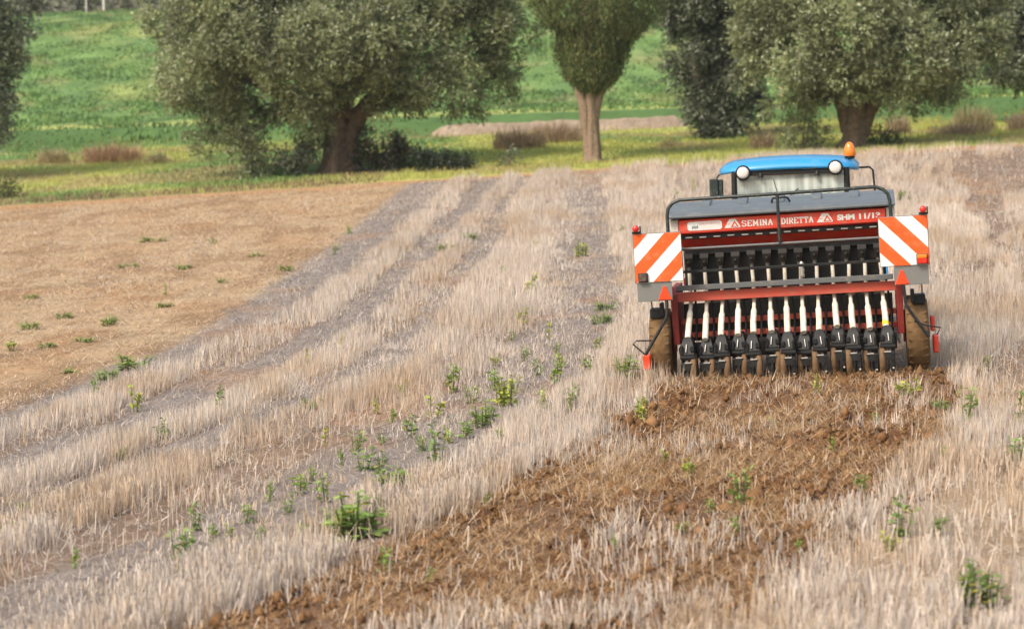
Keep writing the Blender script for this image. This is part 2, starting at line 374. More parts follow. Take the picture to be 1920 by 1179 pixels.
def fan_points(n, y0, y1, p, margin=1.5):
    """points over the part of the ground in front of the camera; p shapes the fall-off with distance"""
    t = rng.random(n); e = p+1; y = (y0**e+(y1**e-y0**e)*t)**(1/e)
    x = (rng.random(n)*2-1)*(.247*y+margin); return x, y
STRAW = np.array(((.63, .54, .46), (.71, .62, .54), (.53, .46, .405), (.59, .46, .32), (.49, .445, .41)))
def pick(pal, n, var=.12, p=None):
    i = rng.choice(len(pal), n, p=p); return np.clip(pal[i]*(1+rng.normal(0, var, (n, 1))), .01, .95)

WEEDS = [  # x, y, height, width, tone of each weed
    (2.681, 12.111, 0.284, 0.269, 0), (2.578, 14.08, 0.209, 0.209, 0), (2.422, 13.692, 0.108, 0.108, 2), (2.828, 14.099, 0.098, 0.139, 0), (1.651, 15.518, 0.261, 0.184, 1),
    (1.384, 16.766, 0.133, 0.124, 2), (2.587, 15.734, 0.109, 0.132, 1), (2.981, 20.994, 0.145, 0.104, 2), (3.796, 20.505, 0.182, 0.233, 2), (3.995, 18.888, 0.271, 0.177, 1),
    (3.95, 16.672, 0.227, 0.165, 1), (4.391, 18.467, 0.251, 0.128, 0), (1.217, 19.913, 0.187, 0.177, 2), (0.67, 14.054, 0.097, 0.076, 1), (1.489, 14.304, 0.106, 0.085, 1),
    (1.186, 14.549, 0.065, 0.108, 1), (-0.817, 13.837, 0.164, 0.144, 1), (-0.514, 13.469, 0.087, 0.073, 1), (-1.117, 15.102, 0.298, 0.485, 0), (-0.938, 17.037, 0.109, 0.337, 1),
    (-1.47, 15.03, 0.097, 0.111, 1), (-2.298, 14.534, 0.165, 0.201, 1), (-2.313, 15.589, 0.162, 0.139, 0), (-2.118, 15.08, 0.097, 0.097, 1), (-1.969, 15.714, 0.101, 0.132, 1),
    (-1.888, 16.576, 0.131, 0.09, 1), (-1.675, 16.735, 0.124, 0.165, 1), (-1.426, 16.367, 0.17, 0.146, 1), (-1.242, 17.739, 0.167, 0.193, 0), (-1.096, 17.67, 0.14, 0.131, 0),
    (-1.381, 18.741, 0.139, 0.157, 1), (-1.634, 18.687, 0.175, 0.092, 2), (-1.152, 19.059, 0.075, 0.104, 0), (-0.93, 19.394, 0.172, 0.134, 0), (-0.632, 18.059, 0.277, 0.196, 0),
    (-0.435, 19.379, 0.115, 0.191, 1), (-0.276, 20.083, 0.238, 0.298, 1), (-0.069, 21.156, 0.314, 0.261, 2), (-0.611, 22.315, 0.243, 0.187, 1), (-0.772, 20.643, 0.184, 0.173, 2),
    (-1.319, 20.993, 0.114, 0.073, 2), (-0.119, 19.134, 0.085, 0.123, 1), (-0.189, 15.722, 0.085, 0.07, 1), (0.29, 23.321, 0.173, 0.138, 0), (0.468, 22.636, 0.201, 0.201, 1),
    (0.544, 20.79, 0.175, 0.123, 1), (0.302, 20.859, 0.155, 0.103, 2), (1.214, 23.009, 0.239, 0.296, 1), (0.822, 23.605, 0.152, 0.117, 0), (0.459, 26.365, 0.247, 0.13, 2),
    (0.534, 25.274, 0.125, 0.087, 1), (0.143, 28.79, 0.199, 0.185, 2), (0.246, 33.03, 0.277, 0.228, 2), (1.272, 40.146, 0.317, 0.278, 2), (1.331, 30.484, 0.136, 0.286, 1),
    (1.208, 28.619, 0.127, 0.325, 1), (-1.327, 42.88, 0.148, 0.381, 1), (-0.878, 45.49, 0.157, 0.382, 1), (-4.18, 40.174, 0.159, 0.357, 1), (-6.624, 47.806, 0.189, 0.213, 0),
    (-5.806, 36.013, 0.231, 0.125, 1), (-7.007, 31.345, 0.155, 0.387, 1), (-6.836, 32.859, 0.114, 0.325, 1), (-5.931, 31.631, 0.203, 0.391, 1), (-5.533, 33.937, 0.084, 0.369, 1),
    (-6.662, 28.567, 0.183, 0.198, 2), (-4.558, 25.798, 0.166, 0.446, 1), (-4.667, 24.83, 0.098, 0.307, 1), (-4.496, 22.984, 0.204, 0.136, 1), (-3.878, 22.002, 0.228, 0.141, 2),
    (-2.94, 21.513, 0.234, 0.138, 0), (-3.29, 20.122, 0.159, 0.119, 0), (-2.031, 21.728, 0.107, 0.215, 1), (-3.46, 18.838, 0.084, 0.121, 2), (-2.959, 14.373, 0.107, 0.085, 1),
    (-3.652, 15.408, 0.091, 0.107, 2), (-2.386, 25.033, 0.173, 0.087, 2), (-2.136, 26.846, 0.172, 0.093, 2), (-3.609, 43.522, 0.194, 0.172, 1), (-3.654, 48.438, 0.168, 0.191, 1),
    (4.586, 54.637, 0.405, 0.135, 2), (4.064, 53.963, 0.187, 0.187, 2), (9.129, 50.301, 0.249, 0.298, 1), (-3.801, 16.585, 0.049, 0.123, 1), (-8.229, 49.279, 0.122, 0.73, 1),
    (-4.32, 42.039, 0.187, 0.104, 1), (2.281, 44.994, 0.156, 0.222, 1), (1.299, 20.846, 0.072, 0.093, 2), (3.961, 19.661, 0.058, 0.194, 1), (-1.148, 15.014, 0.096, 0.223, 0),
    (-1.106, 22.19, 0.121, 0.11, 2), (-0.4, 21.384, 0.158, 0.137, 1), (-0.195, 22.317, 0.187, 0.165, 1), (0.055, 22.019, 0.131, 0.131, 2), (0.647, 21.634, 0.118, 0.096, 1),
    (-1.152, 20.519, 0.101, 0.112, 1), (-0.792, 18.656, 0.111, 0.12, 1), (-0.547, 19.044, 0.122, 0.113, 2), (-1.451, 18.143, 0.108, 0.09, 1), (-1.632, 17.404, 0.095, 0.086, 1),
    (-1.686, 16.032, 0.095, 0.103, 1), (-1.773, 15.046, 0.082, 0.082, 1), (-2.032, 15.292, 0.076, 0.068, 2), (-1.315, 15.435, 0.114, 0.13, 1), (-0.994, 15.876, 0.094, 0.102, 1),
    (0.123, 24.745, 0.147, 0.122, 1), (0.569, 24.079, 0.131, 0.131, 2), (-0.182, 24.357, 0.12, 0.108, 2), (1.035, 26.033, 0.116, 0.141, 2), (0.0, 27.031, 0.107, 0.093, 1),
    (-6.239, 28.851, 0.071, 0.285, 1), (-5.831, 29.327, 0.072, 0.362, 1), (-6.274, 41.52, 0.103, 0.41, 1), (-5.234, 44.042, 0.098, 0.435, 1), (-5.299, 25.654, 0.063, 0.279, 1),
    (-5.106, 38.145, 0.094, 0.283, 1), (-8.179, 36.636, 0.091, 0.326, 1), (-7.645, 42.869, 0.095, 0.466, 1), (0.417, 42.131, 0.167, 0.208, 2), (-0.136, 36.689, 0.145, 0.199, 1),
    (2.343, 19.162, 0.076, 0.095, 2), (2.638, 17.598, 0.087, 0.087, 1), (1.42, 15.324, 0.076, 0.083, 1), (1.22, 17.434, 0.078, 0.086, 2), (3.207, 18.902, 0.075, 0.084, 1),
    (1.865, 13.76, 0.068, 0.068, 1), (4.986, 22.515, 0.1, 0.1, 1), (3.463, 17.109, 0.085, 0.11, 1)]
WEED_XY = [(a, b, max(d, .15)) for a, b, c, d, e in WEEDS]
def stubble():
    x, y = fan_points(1500000, 10.2, 65.7, -.3)
    s = srow(x, y)
    row = .19; wv = .05*np.sin(y*1.1+s*.7)+.03*np.sin(y*2.7+s); s2 = np.round((s+wv)/row)*row-wv+rng.normal(0, .042, len(s))*(1+.6*(s < 1.2)); x = x+s2-s; s = s2
    st = strips(s, y); t = tilled(s, y)
    clump = fbm(x*2.2, y*2.2, 51, 2); patch = fbm(x*.55, y*.35, 52)
    nearf = 1-sstep(15, 22, y); keep = np.clip(np.maximum(st*1.15, .13+.34*nearf), .06, 1)*(.22+.95*sstep(.3, .65, clump))*(.22+.85*sstep(.3, .56, patch))
    wd_ = WEED_XY; near = np.zeros(len(x), bool)
    for wx, wy, wr in wd_: near |= (x-wx)**2+((y-wy+.25)*.45)**2 < (wr*.6)**2
    keep = np.where(near, keep*.12, keep)
    keep = np.where(s < -5.5, .02+.16*sstep(.5, .7, fbm(x*.7, y*.35, 56))*sstep(.45, .6, clump), keep)
    left_over = sstep(.54, .74, fbm(x*1.3, y*.9, 53))*.55+.02+.22*sstep(.5, .65, fbm(x*.7+4, y*.45, 55))*(1-sstep(15, 17, y))*sstep(12.7, 13.6, y)*sstep(2.8, 3.6, s)
    streak = vnoise((s+.14*np.sin(y*.8+s*.4)+.05*np.sin(y*2.1))*3.4, y*.09, 91); rt = sstep(4.2, 5.2, s)*sstep(22, 28, y); keep = keep*((1-rt)*(.3+1.0*sstep(.2, .7, streak))+rt*(.02+1.15*sstep(.36, .58, streak)))
    keep = np.where(rng.random(len(x)) < t, left_over*.5, keep)
    gap = sstep(.52, .68, fbm(x*.35, y*.22, 63))*sstep(4.2, 5, s)*(1-sstep(20, 30, y)); keep *= 1-.85*gap
    k = rng.random(len(x)) < keep; x, y, s, st, t = x[k], y[k], s[k], st[k], t[k]; n = len(x)
    # nothing stands under the machine
    yaw = R(9); lx = (x-2.86)*math.cos(yaw)-(y-22.09)*math.sin(yaw); ly = (x-2.86)*math.sin(yaw)+(y-22.09)*math.cos(yaw)
    k = ~((np.abs(lx) < 1.2) & (ly > -.05) & (ly < 6.6)) & ~((np.abs(np.abs(lx)-1.33) < .14) & (ly > .1) & (ly < 1.05)); x, y, s, st, t = x[k], y[k], s[k], st[k], t[k]; n = len(x)
    far = sstep(12, 60, y)
    H = (.05+.115*np.clip(st, 0, 1)**1.2)*rng.uniform(.6, 1.35, n)*(.6+.4*fbm(x*.6, y*.5, 59)+.4*vnoise(s*3.6, y*.11, 91)); H = np.where(t > .6, rng.uniform(.06, .17, n), H)*(1+.35*far)
    W = rng.uniform(.005, .0098, n)*(1+1.0*far)
    lean = np.abs(rng.normal(0, .27, n)); lean = np.where(st < .5, np.abs(rng.normal(0, .5, n)), lean); lean = np.where(t > .4, np.abs(rng.normal(0, .35, n)), lean)
    col = pick(STRAW, n, .13, [.36, .26, .16, .12, .10])
    tone = fbm(x*.5, y*.4, 58); streak = vnoise((s+.14*np.sin(y*.8+s*.4)+.05*np.sin(y*2.1))*3.4, y*.09, 91); rt = sstep(4.2, 5.2, s)*sstep(22, 28, y); col = col*(1+rt*.30*(streak-.55))[:, None]; st2 = vnoise(s*1.3, y*.07, 92); col = col*(.80+.16*tone+.20*streak+.08*st2)[:, None]; col = mix(col, (.50, .34, .19), .45*sstep(.5, .68, fbm(x*.9+7, y*.6, 57)))
    P = np.stack([x, y, gz(x, y)-.01], 1)
    fa, la = rng.uniform(0, 6.28, n), rng.uniform(0, 6.28, n); lean = np.clip(lean, 0, 1.3); nr = y < 17
    V1, F1, C1 = blades(P[nr], H[nr], W[nr], lean[nr], la[nr], fa[nr], col[nr], .75)
    F1 = np.concatenate([F1[:, [0, 1, 2]], F1[:, [0, 2, 3]]]); fr = ~nr
    V2, F2, C2 = blades(P[fr], H[fr]*1.1, W[fr]*1.25, lean[fr], la[fr], fa[fr], col[fr], tri=True)
    o = link_mesh('stubble', arr_mesh('stubble', *cat([(V1, F1, C1), (V2, F2, C2)])), M['straw']); tag(o, 'pale dry cereal stubble standing in rows over the field', 'stubble', kind='stuff')
stubble()

def litter():
    x, y = fan_points(300000, 10.2, 65.5, .2); s = srow(x, y); t = tilled(s, y); st = strips(s, y)
    k = rng.random(len(x)) < np.where(t > .4, 0, np.where(st < .6, 1, .6)); x, y, s, st = x[k], y[k], s[k], st[k]; n = len(x)
    far = sstep(12, 60, y); c1 = pick(STRAW*.92, n, .16, [.25, .15, .2, .2, .2]); c1 = np.where((st < .5)[:, None] & (s > -5.5)[:, None], pick(np.array(((.36, .32, .29), (.30, .26, .235), (.46, .41, .37), (.38, .30, .22))), n, .14), c1)
    tan = (s < -5.5)[:, None]; c1 = np.where(tan, pick(np.array(((.50, .36, .22), (.56, .43, .29), (.42, .28, .16))), n, .15), c1)
    P = np.stack([x, y, gz(x, y)+rng.uniform(.003, .03, n)], 1)
    a = blades(P, rng.uniform(.06, .20, n), rng.uniform(.006, .012, n)*(1+1.2*far), np.clip(rng.normal(1.38, .2, n), .7, 1.65), rng.uniform(0, 6.28, n), rng.uniform(0, 6.28, n), c1, tri=True)
    o = link_mesh('straw_litter', arr_mesh('straw_litter', *a), M['straw']); tag(o, 'flattened grey and tan straw litter lying between the stubble strips', 'straw', kind='stuff')
    # golden straw dragged up behind the drill
    x, y = fan_points(800000, 10.2, 22.6, .6); s = srow(x, y); t = tilled(s, y)
    k = (t > .08+.5*rng.random(len(x))) & (rng.random(len(x)) < (.14+.72*sstep(.37, .6, fbm(x*1.6, y*1.1, 54)))*(1-.35*sstep(19, 21, y))*(.45+.55*sstep(1.7, 2.3, s))); k &= rng.random(len(x)) < np.where(s > 3.4, .6, 1); x, y = x[k], y[k]; n = len(x)
    P = np.stack([x, y, gz(x, y)+rng.uniform(-.005, .035, n)], 1)
    c2 = pick(np.array(((.48, .31, .155), (.58, .42, .25), (.35, .20, .085), (.64, .54, .42), (.26, .145, .065))), n, .15, [.3, .2, .22, .08, .2])
    a = blades(P, rng.uniform(.05, .16, n), rng.uniform(.004, .0075, n), np.clip(np.abs(rng.normal(1.28, .33, n)), 0, 1.6), rng.uniform(0, 6.28, n), rng.uniform(0, 6.28, n), c2, tri=True)
    o = link_mesh('drilled_straw', arr_mesh('drilled_straw', *a), M['straw']); tag(o, 'tangled golden straw mixed with soil in the freshly drilled strip', 'straw', kind='stuff')
litter()

def clods():
    x, y = fan_points(110000, 10.2, 22.7, .6); s = srow(x, y); t = tilled(s, y)
    edge = np.exp(-((s-1.65)/.22)**2)+.8*np.exp(-((s-3.9)/.3)**2)
    k = (t > .15) & (rng.random(len(x)) < np.clip(.3+.6*edge, 0, 1)); x, y = x[k], y[k]; n = len(x)
    B = np.array(((1, 0, 0), (-1, 0, 0), (0, 1, 0), (0, -1, 0), (0, 0, 1), (0, 0, -1.)))
    r = rng.gamma(1.3, .0075, n)+.005
    V = B[None]*r[:, None, None]*rng.uniform(.6, 1.35, (n, 6, 1))+rng.normal(0, .12, (n, 6, 3))*r[:, None, None]
    V += np.stack([x, y, gz(x, y)+r*.35], 1)[:, None]
    T = np.array(((0, 2, 4), (2, 1, 4), (1, 3, 4), (3, 0, 4), (2, 0, 5), (1, 2, 5), (3, 1, 5), (0, 3, 5)))
    F = (T[None]+(np.arange(n)*6)[:, None, None]).reshape(-1, 3)
    c = pick(np.array(((.17, .088, .038), (.14, .07, .03), (.21, .115, .052))), n, .12)
    o = link_mesh('soil_clods', arr_mesh('soil_clods', V.reshape(-1, 3), F, np.repeat(c, 6, 0)), M['clod']); tag(o, 'crumbled brown soil clods turned up behind the seed drill', 'soil', kind='stuff')
clods()

def meadow_grass():
    x, y = fan_points(95000, 66.1, 88.6, 0, 2); n = len(x)
    tone = fbm(x*.2, y*.15, 21)+.08; dry = sstep(.52, .7, fbm(x*.3, y*.5, 23))
    c = pick(np.array(((.20, .31, .09), (.16, .26, .085))), n, .15); c = mix(c, (.45, .46, .13), sstep(.4, .62, tone)); c = mix(c, (.40, .30, .16), .7*dry)
    verge = (y < 69.2+(fbm(x*.4, y*.8, 24)-.5)*2.2) & (x < -4); c = np.where(verge[:, None] & (rng.random((n, 1)) < .6), pick(np.array(((.29, .20, .12), (.22, .15, .09))), n, .15), c)
    H = rng.uniform(.05, .18, n)*(.5+1.1*fbm(x*.7, y*.35, 28)); P = np.stack([x, y, gz(x, y)-.02], 1)
    k = (y+(fbm(x*.4, y*.8, 24)-.5)*1.3 > 66.7); k &= (np.hypot(x+5.7, y-71.6) > 1.2)
    a = blades(P[k], H[k], rng.uniform(.03, .07, k.sum()), np.abs(rng.normal(.2, .25, k.sum())), rng.uniform(0, 6.28, k.sum()), rng.uniform(0, 6.28, k.sum()), c[k], tri=True)
    o = link_mesh('meadow_grass', arr_mesh('meadow_grass', *a), M['grass']); tag(o, 'yellowish green meadow grass beyond the stubble field', 'grass', kind='stuff')
    x, y = fan_points(1500, 69, 88, 0, 2); f = fbm(x*.2, y*.45, 33); k = f > .5; x, y = x[k], y[k]; n = len(x)
    a = blades(np.stack([x, y, gz(x, y)+.12], 1), rng.uniform(.03, .07, n), rng.uniform(.03, .07, n), np.abs(rng.normal(.5, .4, n)), rng.uniform(0, 6.28, n), rng.uniform(0, 6.28, n), pick(np.array(((.72, .52, .04), (.62, .50, .08))), n, .1), .9)
    o = link_mesh('meadow_flowers', arr_mesh('meadow_flowers', *a), M['grass']); tag(o, 'scattered small yellow flowers in the meadow grass', 'flowers', kind='stuff')
    x, y = fan_points(165000, 88.3, 182, .2, 4); n = len(x); g = fbm(x*.9, y*.22, 25)
    c = pick(np.array(((.15, .255, .078), (.18, .285, .082))), n, .18); c = mix(c, (.10, .185, .06), .75*sstep(.45, .66, g)); c = mix(c, (.26, .30, .11), .6*sstep(.5, .68, fbm(x*.3+8, y*.1, 26))); c = mix(c, (.40, .32, .18), .3*sstep(.62, .74, fbm(x*.7, y*.25, 27)))
    c = c*(.8+.4*vnoise(x*1.6, y*.6, 30))[:, None]; H = rng.uniform(.06, .22, n)*(.2+2.4*fbm(x*.7, y*.25, 29)**2)
    bank = (y < 89.6); H = np.where(bank, H*1.3, H)
    k = ~(bank & (x > -3.9) & (x < 7.4))
    P = np.stack([x, y, gz(x, y)-.03], 1)
    a = blades(P[k], H[k], rng.uniform(.10, .24, k.sum()), np.abs(rng.normal(.2, .3, k.sum())), rng.uniform(0, 6.28, k.sum()), rng.uniform(0, 6.28, k.sum()), c[k], tri=True)
    o = link_mesh('hill_grass', arr_mesh('hill_grass', *a), M['grass']); tag(o, 'thick green crop growing over the hillside behind the trees', 'grass', kind='stuff')
meadow_grass()

def earth_bank():
    nx, nz = 130, 8; X = np.linspace(-3.6, 7.5, nx); V = []
    for i, x in enumerate(X):
        e = min(1, min(x+3.6, 7.5-x)/.9)
        for j in range(nz):
            t = j/(nz-1); y = 87.35+1.9*t
            h = gz1(x, 87.2)*(1-t)+(gz1(x, 89.6)-.02)*t
            V.append((x, y-.25*math.sin(t*3.14)*e+(float(fbm(np.array([x*2]), np.array([t*3]), 71)[0])-.5)*.3*e, h-.25*(1-e)-.16*t+(float(fbm(np.array([x*1.5]), np.array([t*2]), 72)[0])-.5)*.10*e-.02))
    a = np.array([i*nz+j for i in range(nx-1) for j in range(nz-1)])
    V = np.array(V); F = np.stack([a, a+nz, a+nz+1, a+1], 1)
    c = pick(np.array(((.29, .225, .16), (.26, .195, .135), (.32, .255, .185))), len(V), .08)
    tag(link_mesh('earth_bank', arr_mesh('earth_bank', V, F, c, True), M['earth']), 'bare pale earth bank at the foot of the green hill', 'bank')
earth_bank()

# ------------------------------------------------------------------ trees
def limb(mb, pts, radii, n=14, seed=0, rough=.12):
    """knotty limb: rings along a bent path, radius varied round the ring"""
    P = [Vector(p) for p in pts]
    # refine
    Q = []; RR = []
    for i in range(len(P)-1):
        for k in range(4):
            t = k/4; Q.append(P[i].lerp(P[i+1], t)); RR.append(radii[i]*(1-t)+radii[i+1]*t)
    Q.append(P[-1]); RR.append(radii[-1]); vs = []
    for i, p in enumerate(Q):
        T = (Q[min(i+1, len(Q)-1)]-Q[max(i-1, 0)]).normalized(); A = T.cross(Vector((.1, 1, .05))).normalized(); B = T.cross(A)
        for k in range(n):
            a = 2*math.pi*k/n
            nz = float(vnoise(np.array([k*1.3+seed]), np.array([i*.35]), seed)[0])-.5
            rg = 1+rough*2*nz+rough*.8*math.sin(a*4+seed+i*.12)+rough*.6*math.sin(a*7+seed*2-i*.05)
            vs.append(p+(A*math.cos(a)+B*math.sin(a))*RR[i]*rg)
    m = len(Q); fs = [(i*n+k, i*n+(k+1) % n, (i+1)*n+(k+1) % n, (i+1)*n+k) for i in range(m-1) for k in range(n)]
    mb.add(vs, fs, True); mb.add(vs[-n:], [tuple(range(n))])

def sub_blobs(lobes, per=22):
    out = []
    for (cx, cy, cz, rx, ry, rz) in lobes:
        a = (rx*ry*rz)**(1/3)
        k = max(7, int(per*a*a/1.6))
        for _ in range(k):
            d = rng.normal(0, 1, 3); d /= np.linalg.norm(d); q = rng.uniform(.5, 1.12)
            r = a*rng.uniform(.2, .34)+.09
            out.append((cx+d[0]*rx*q, cy+d[1]*ry*q, cz+d[2]*rz*q, r, d[0], d[1], d[2]))
    return np.array(out)
def foliage(lobes, n, pal, size=.14, aspect=.30, per=22, droop=.35, tuft=9, outw=.9, var=.09, shape=.24, hi=6.2):
    S = sub_blobs(lobes, per); nt = n//tuft
    pw = S[:, 3]**1.6*np.where(S[:, 2] > hi, .3, 1); i = rng.choice(len(S), nt, p=pw/np.sum(pw)); b = S[i]
    d = rng.normal(0, 1, (nt, 3))+b[:, 4:7]*.9+np.array((0, 0, .25)); d /= np.linalg.norm(d, axis=1)[:, None]
    q = 1-np.abs(rng.normal(0, .22, nt)); c = b[:, :3]+d*(b[:, 3]*q)[:, None]
    tone = 1+rng.normal(0, shape, len(S))[i]
    # a tuft: leaves along a short twig
    tw = d*outw+rng.normal(0, .5, (nt, 3))+np.array((0, 0, -droop)); tw /= np.linalg.norm(tw, axis=1)[:, None]
    m = nt*tuft; t = np.tile(np.linspace(0, 1, tuft), nt)
    C0 = np.repeat(c, tuft, 0)+np.repeat(tw, tuft, 0)*(t*size*2.9)[:, None]
    ax = np.repeat(tw, tuft, 0)*.55+rng.normal(0, .6, (m, 3)); ax /= np.linalg.norm(ax, axis=1)[:, None]
    up = np.repeat(d, tuft, 0)*.7+rng.normal(0, .6, (m, 3)); sd = np.cross(ax, up); sd /= np.linalg.norm(sd, axis=1)[:, None]+1e-9
    ln = size*rng.uniform(.65, 1.25, m); wd = ln*aspect*rng.uniform(.8, 1.2, m)
    V = np.stack([C0, C0+ax*(ln*.5)[:, None]+sd*(wd*.5)[:, None], C0+ax*ln[:, None], C0+ax*(ln*.5)[:, None]-sd*(wd*.5)[:, None]], 1).reshape(-1, 3)
    F = np.arange(4*m).reshape(m, 4)
    col = np.clip(pick(pal, m, var)*np.repeat(tone, tuft)[:, None], .01, .9)
    return V, F, np.repeat(col, 4, 0)
OLIVE = np.array(((.22, .255, .115), (.245, .28, .135), (.195, .23, .10), (.285, .315, .18), (.235, .245, .12)))
OLIVE_D = np.array(((.125, .145, .085), (.15, .17, .10), (.105, .125, .07), (.18, .20, .13)))
def olive(x, y, k, lobes, n, label, pal=OLIVE, trunk=None, size=.14, per=22, u0=0, vb=0):
    root = empty('olive_tree', (x, y, gz1(x, y))); tag(root, label, 'tree')
    L = [((u-u0)*k, dy, (vb-v)*k, ru*k*.86, (ru+rv)*.5*k*1.0, rv*k*.84) for (u, v, ru, rv, dy) in lobes]
    a = foliage(L, n, pal, size, .42, per)
    link_mesh('crown', arr_mesh('crown', *a), M['olive'], root)['kind'] = 'stuff'
    tb = MB(); 
    for j, (pts, rad) in enumerate(trunk): limb(tb, pts, rad, 18 if j == 0 else 12, j*3+1, .14 if j == 0 else .1)
    tb.build('trunk', M['bark'], root)
    return root
# the big olive left of the middle
olive(-5.69, 72, .0178, [(335, 35, 55, 55, .2), (395, 150, 90, 70, -.6), (330, 172, 32, 34, 0), (470, 60, 115, 85, -1), (600, 105, 115, 85, -1.6), (565, 185, 75, 50, -1), (720, 80, 105, 85, -1), (760, 150, 85, 55, -.6), (865, 80, 75, 75, .6), (850, 170, 48, 38, 0), (945, 60, 48, 85, 1.6), (935, 140, 38, 45, 1.8),
      (430, 225, 66, 42, .6), (388, 265, 27, 27, .5), (465, 285, 32, 42, -.5), (530, 220, 45, 34, .5), (700, 170, 60, 42, -.6), (880, 195, 24, 24, .6), (450, -60, 140, 90, 0), (620, -90, 160, 100, 0), (800, -50, 130, 90, 0), (620, -190, 150, 70, 0)],
      190000, 'big old olive tree with a stout split trunk and wide grey green crown', OLIVE, [
    ([(-.2, 0, -.2), (-.2, 0, .25), (-.18, 0, 1.0), (-.18, 0, 1.7), (-.5, .1, 2.6), (-1.2, .2, 3.6)], [.60, .42, .36, .35, .30, .18]),
    ([(.36, .15, -.2), (.26, .15, .3), (.26, .15, 1.1), (.62, .1, 1.9), (1.3, 0, 2.7), (2.1, 0, 3.6)], [.50, .36, .31, .30, .25, .14]),
    ([(-.3, .1, 1.6), (-1.2, .1, 2.3), (-2.6, .1, 2.9), (-3.6, .2, 3.4)], [.34, .26, .18, .1]), ([(.0, .2, 1.7), (.1, .5, 2.8), (-.1, .8, 4.2), (.2, .9, 5.5)], [.42, .34, .24, .12]),
    ([(.8, .1, 2.0), (2.1, .2, 2.5), (3.6, .3, 3.2)], [.26, .18, .09]), ([(-1.5, .2, 2.4), (-2.3, -.2, 1.7), (-2.9, -.4, 1.3)], [.06, .045, .03])], .145, 34, 640, 325)
# the olive behind the tractor
olive(10.9, 69, .01705, [(1430, 55, 52, 62, 0), (1425, 130, 42, 44, -.2), (1500, 100, 72, 72, -1), (1478, 185, 46, 36, -.4), (1600, 55, 105, 75, -1.5), (1560, 140, 72, 45, -1), (1700, 95, 92, 80, -1), (1790, 60, 80, 65, 0), (1832, 105, 40, 45, 0), (1745, 165, 48, 42, -.3), (1695, 185, 36, 28, -.6), (1640, 158, 50, 30, -.8),
      (1480, -50, 110, 80, 0), (1640, -90, 150, 90, 0), (1780, -40, 110, 80, 0), (1630, -180, 130, 60, 0)],
      140000, 'olive tree with dark forked trunk standing straight behind the tractor', OLIVE, [
    ([(-.05, 0, -.2), (0, 0, .2), (.02, 0, .9), (.05, 0, 1.5), (-.3, 0, 2.4), (-.8, 0, 3.4)], [.52, .36, .31, .30, .24, .14]),
    ([(.3, .1, .4), (.45, .1, 1.1), (.75, .1, 1.7), (1.2, .1, 2.5), (1.7, .1, 3.6)], [.2, .23, .22, .19, .1]),
    ([(-.2, .1, .5), (-.35, .1, 1.3), (-.7, .2, 2.0), (-1.4, .3, 2.9)], [.18, .2, .17, .09]), ([(.1, .3, 1.3), (.3, .6, 2.6), (.3, .6, 4.4)], [.34, .26, .12])], .145, 34, 1600, 278)
# darker olives further back
BACKT = [([(0, 0, -.2), (0, 0, .3), (.1, 0, 1.2), (.2, 0, 2.2), (.4, 0, 3.8)], [.35, .26, .22, .2, .1]), ([(.1, 0, 1.1), (-.5, 0, 2.0), (-1.2, .1, 3.0)], [.26, .2, .1])]
olive(7.61, 80, .01976, [(1300, 30, 52, 55, 0), (1340, 100, 62, 52, 0), (1287, 142, 38, 38, 0), (1370, 165, 50, 50, 0), (1322, 188, 32, 26, 0), (1390, 60, 55, 65, .2), (1340, -40, 100, 70, 0), (1400, 198, 28, 22, 0), (1350, 196, 40, 26, 0), (1352, 224, 32, 18, -.4), (1310, 215, 22, 16, 0)],
      60000, 'dark bluish olive tree half hidden behind the tree by the tractor', OLIVE_D, BACKT, .18, 26, 1345, 252)
olive(20.25, 82, .02026, [(1850, 55, 50, 62, 0), (1900, 108, 50, 42, 0), (1880, 15, 75, 55, 0), (1960, 60, 95, 85, 0), (1960, -40, 115, 75, 0), (1950, 138, 55, 34, 0), (1840, 120, 24, 26, 0)],
      52000, 'dark olive tree cut off by the right edge of the picture', OLIVE_D, BACKT, .18, 26, 1960, 228)
olive(-20.2, 75, .01853, [(22, 35, 55, 50, 0), (-20, 100, 62, 52, 0), (8, 150, 26, 50, 0), (-4, 230, 16, 36, 0), (-80, 60, 85, 85, 0), (-120, -30, 135, 85, 0), (-200, 80, 95, 75, 0), (-45, 175, 50, 50, 0), (-25, 250, 24, 24, 0)],
      56000, 'olive tree whose drooping crown enters at the left edge', OLIVE_D*1.25, BACKT, .175, 26, -130, 350)

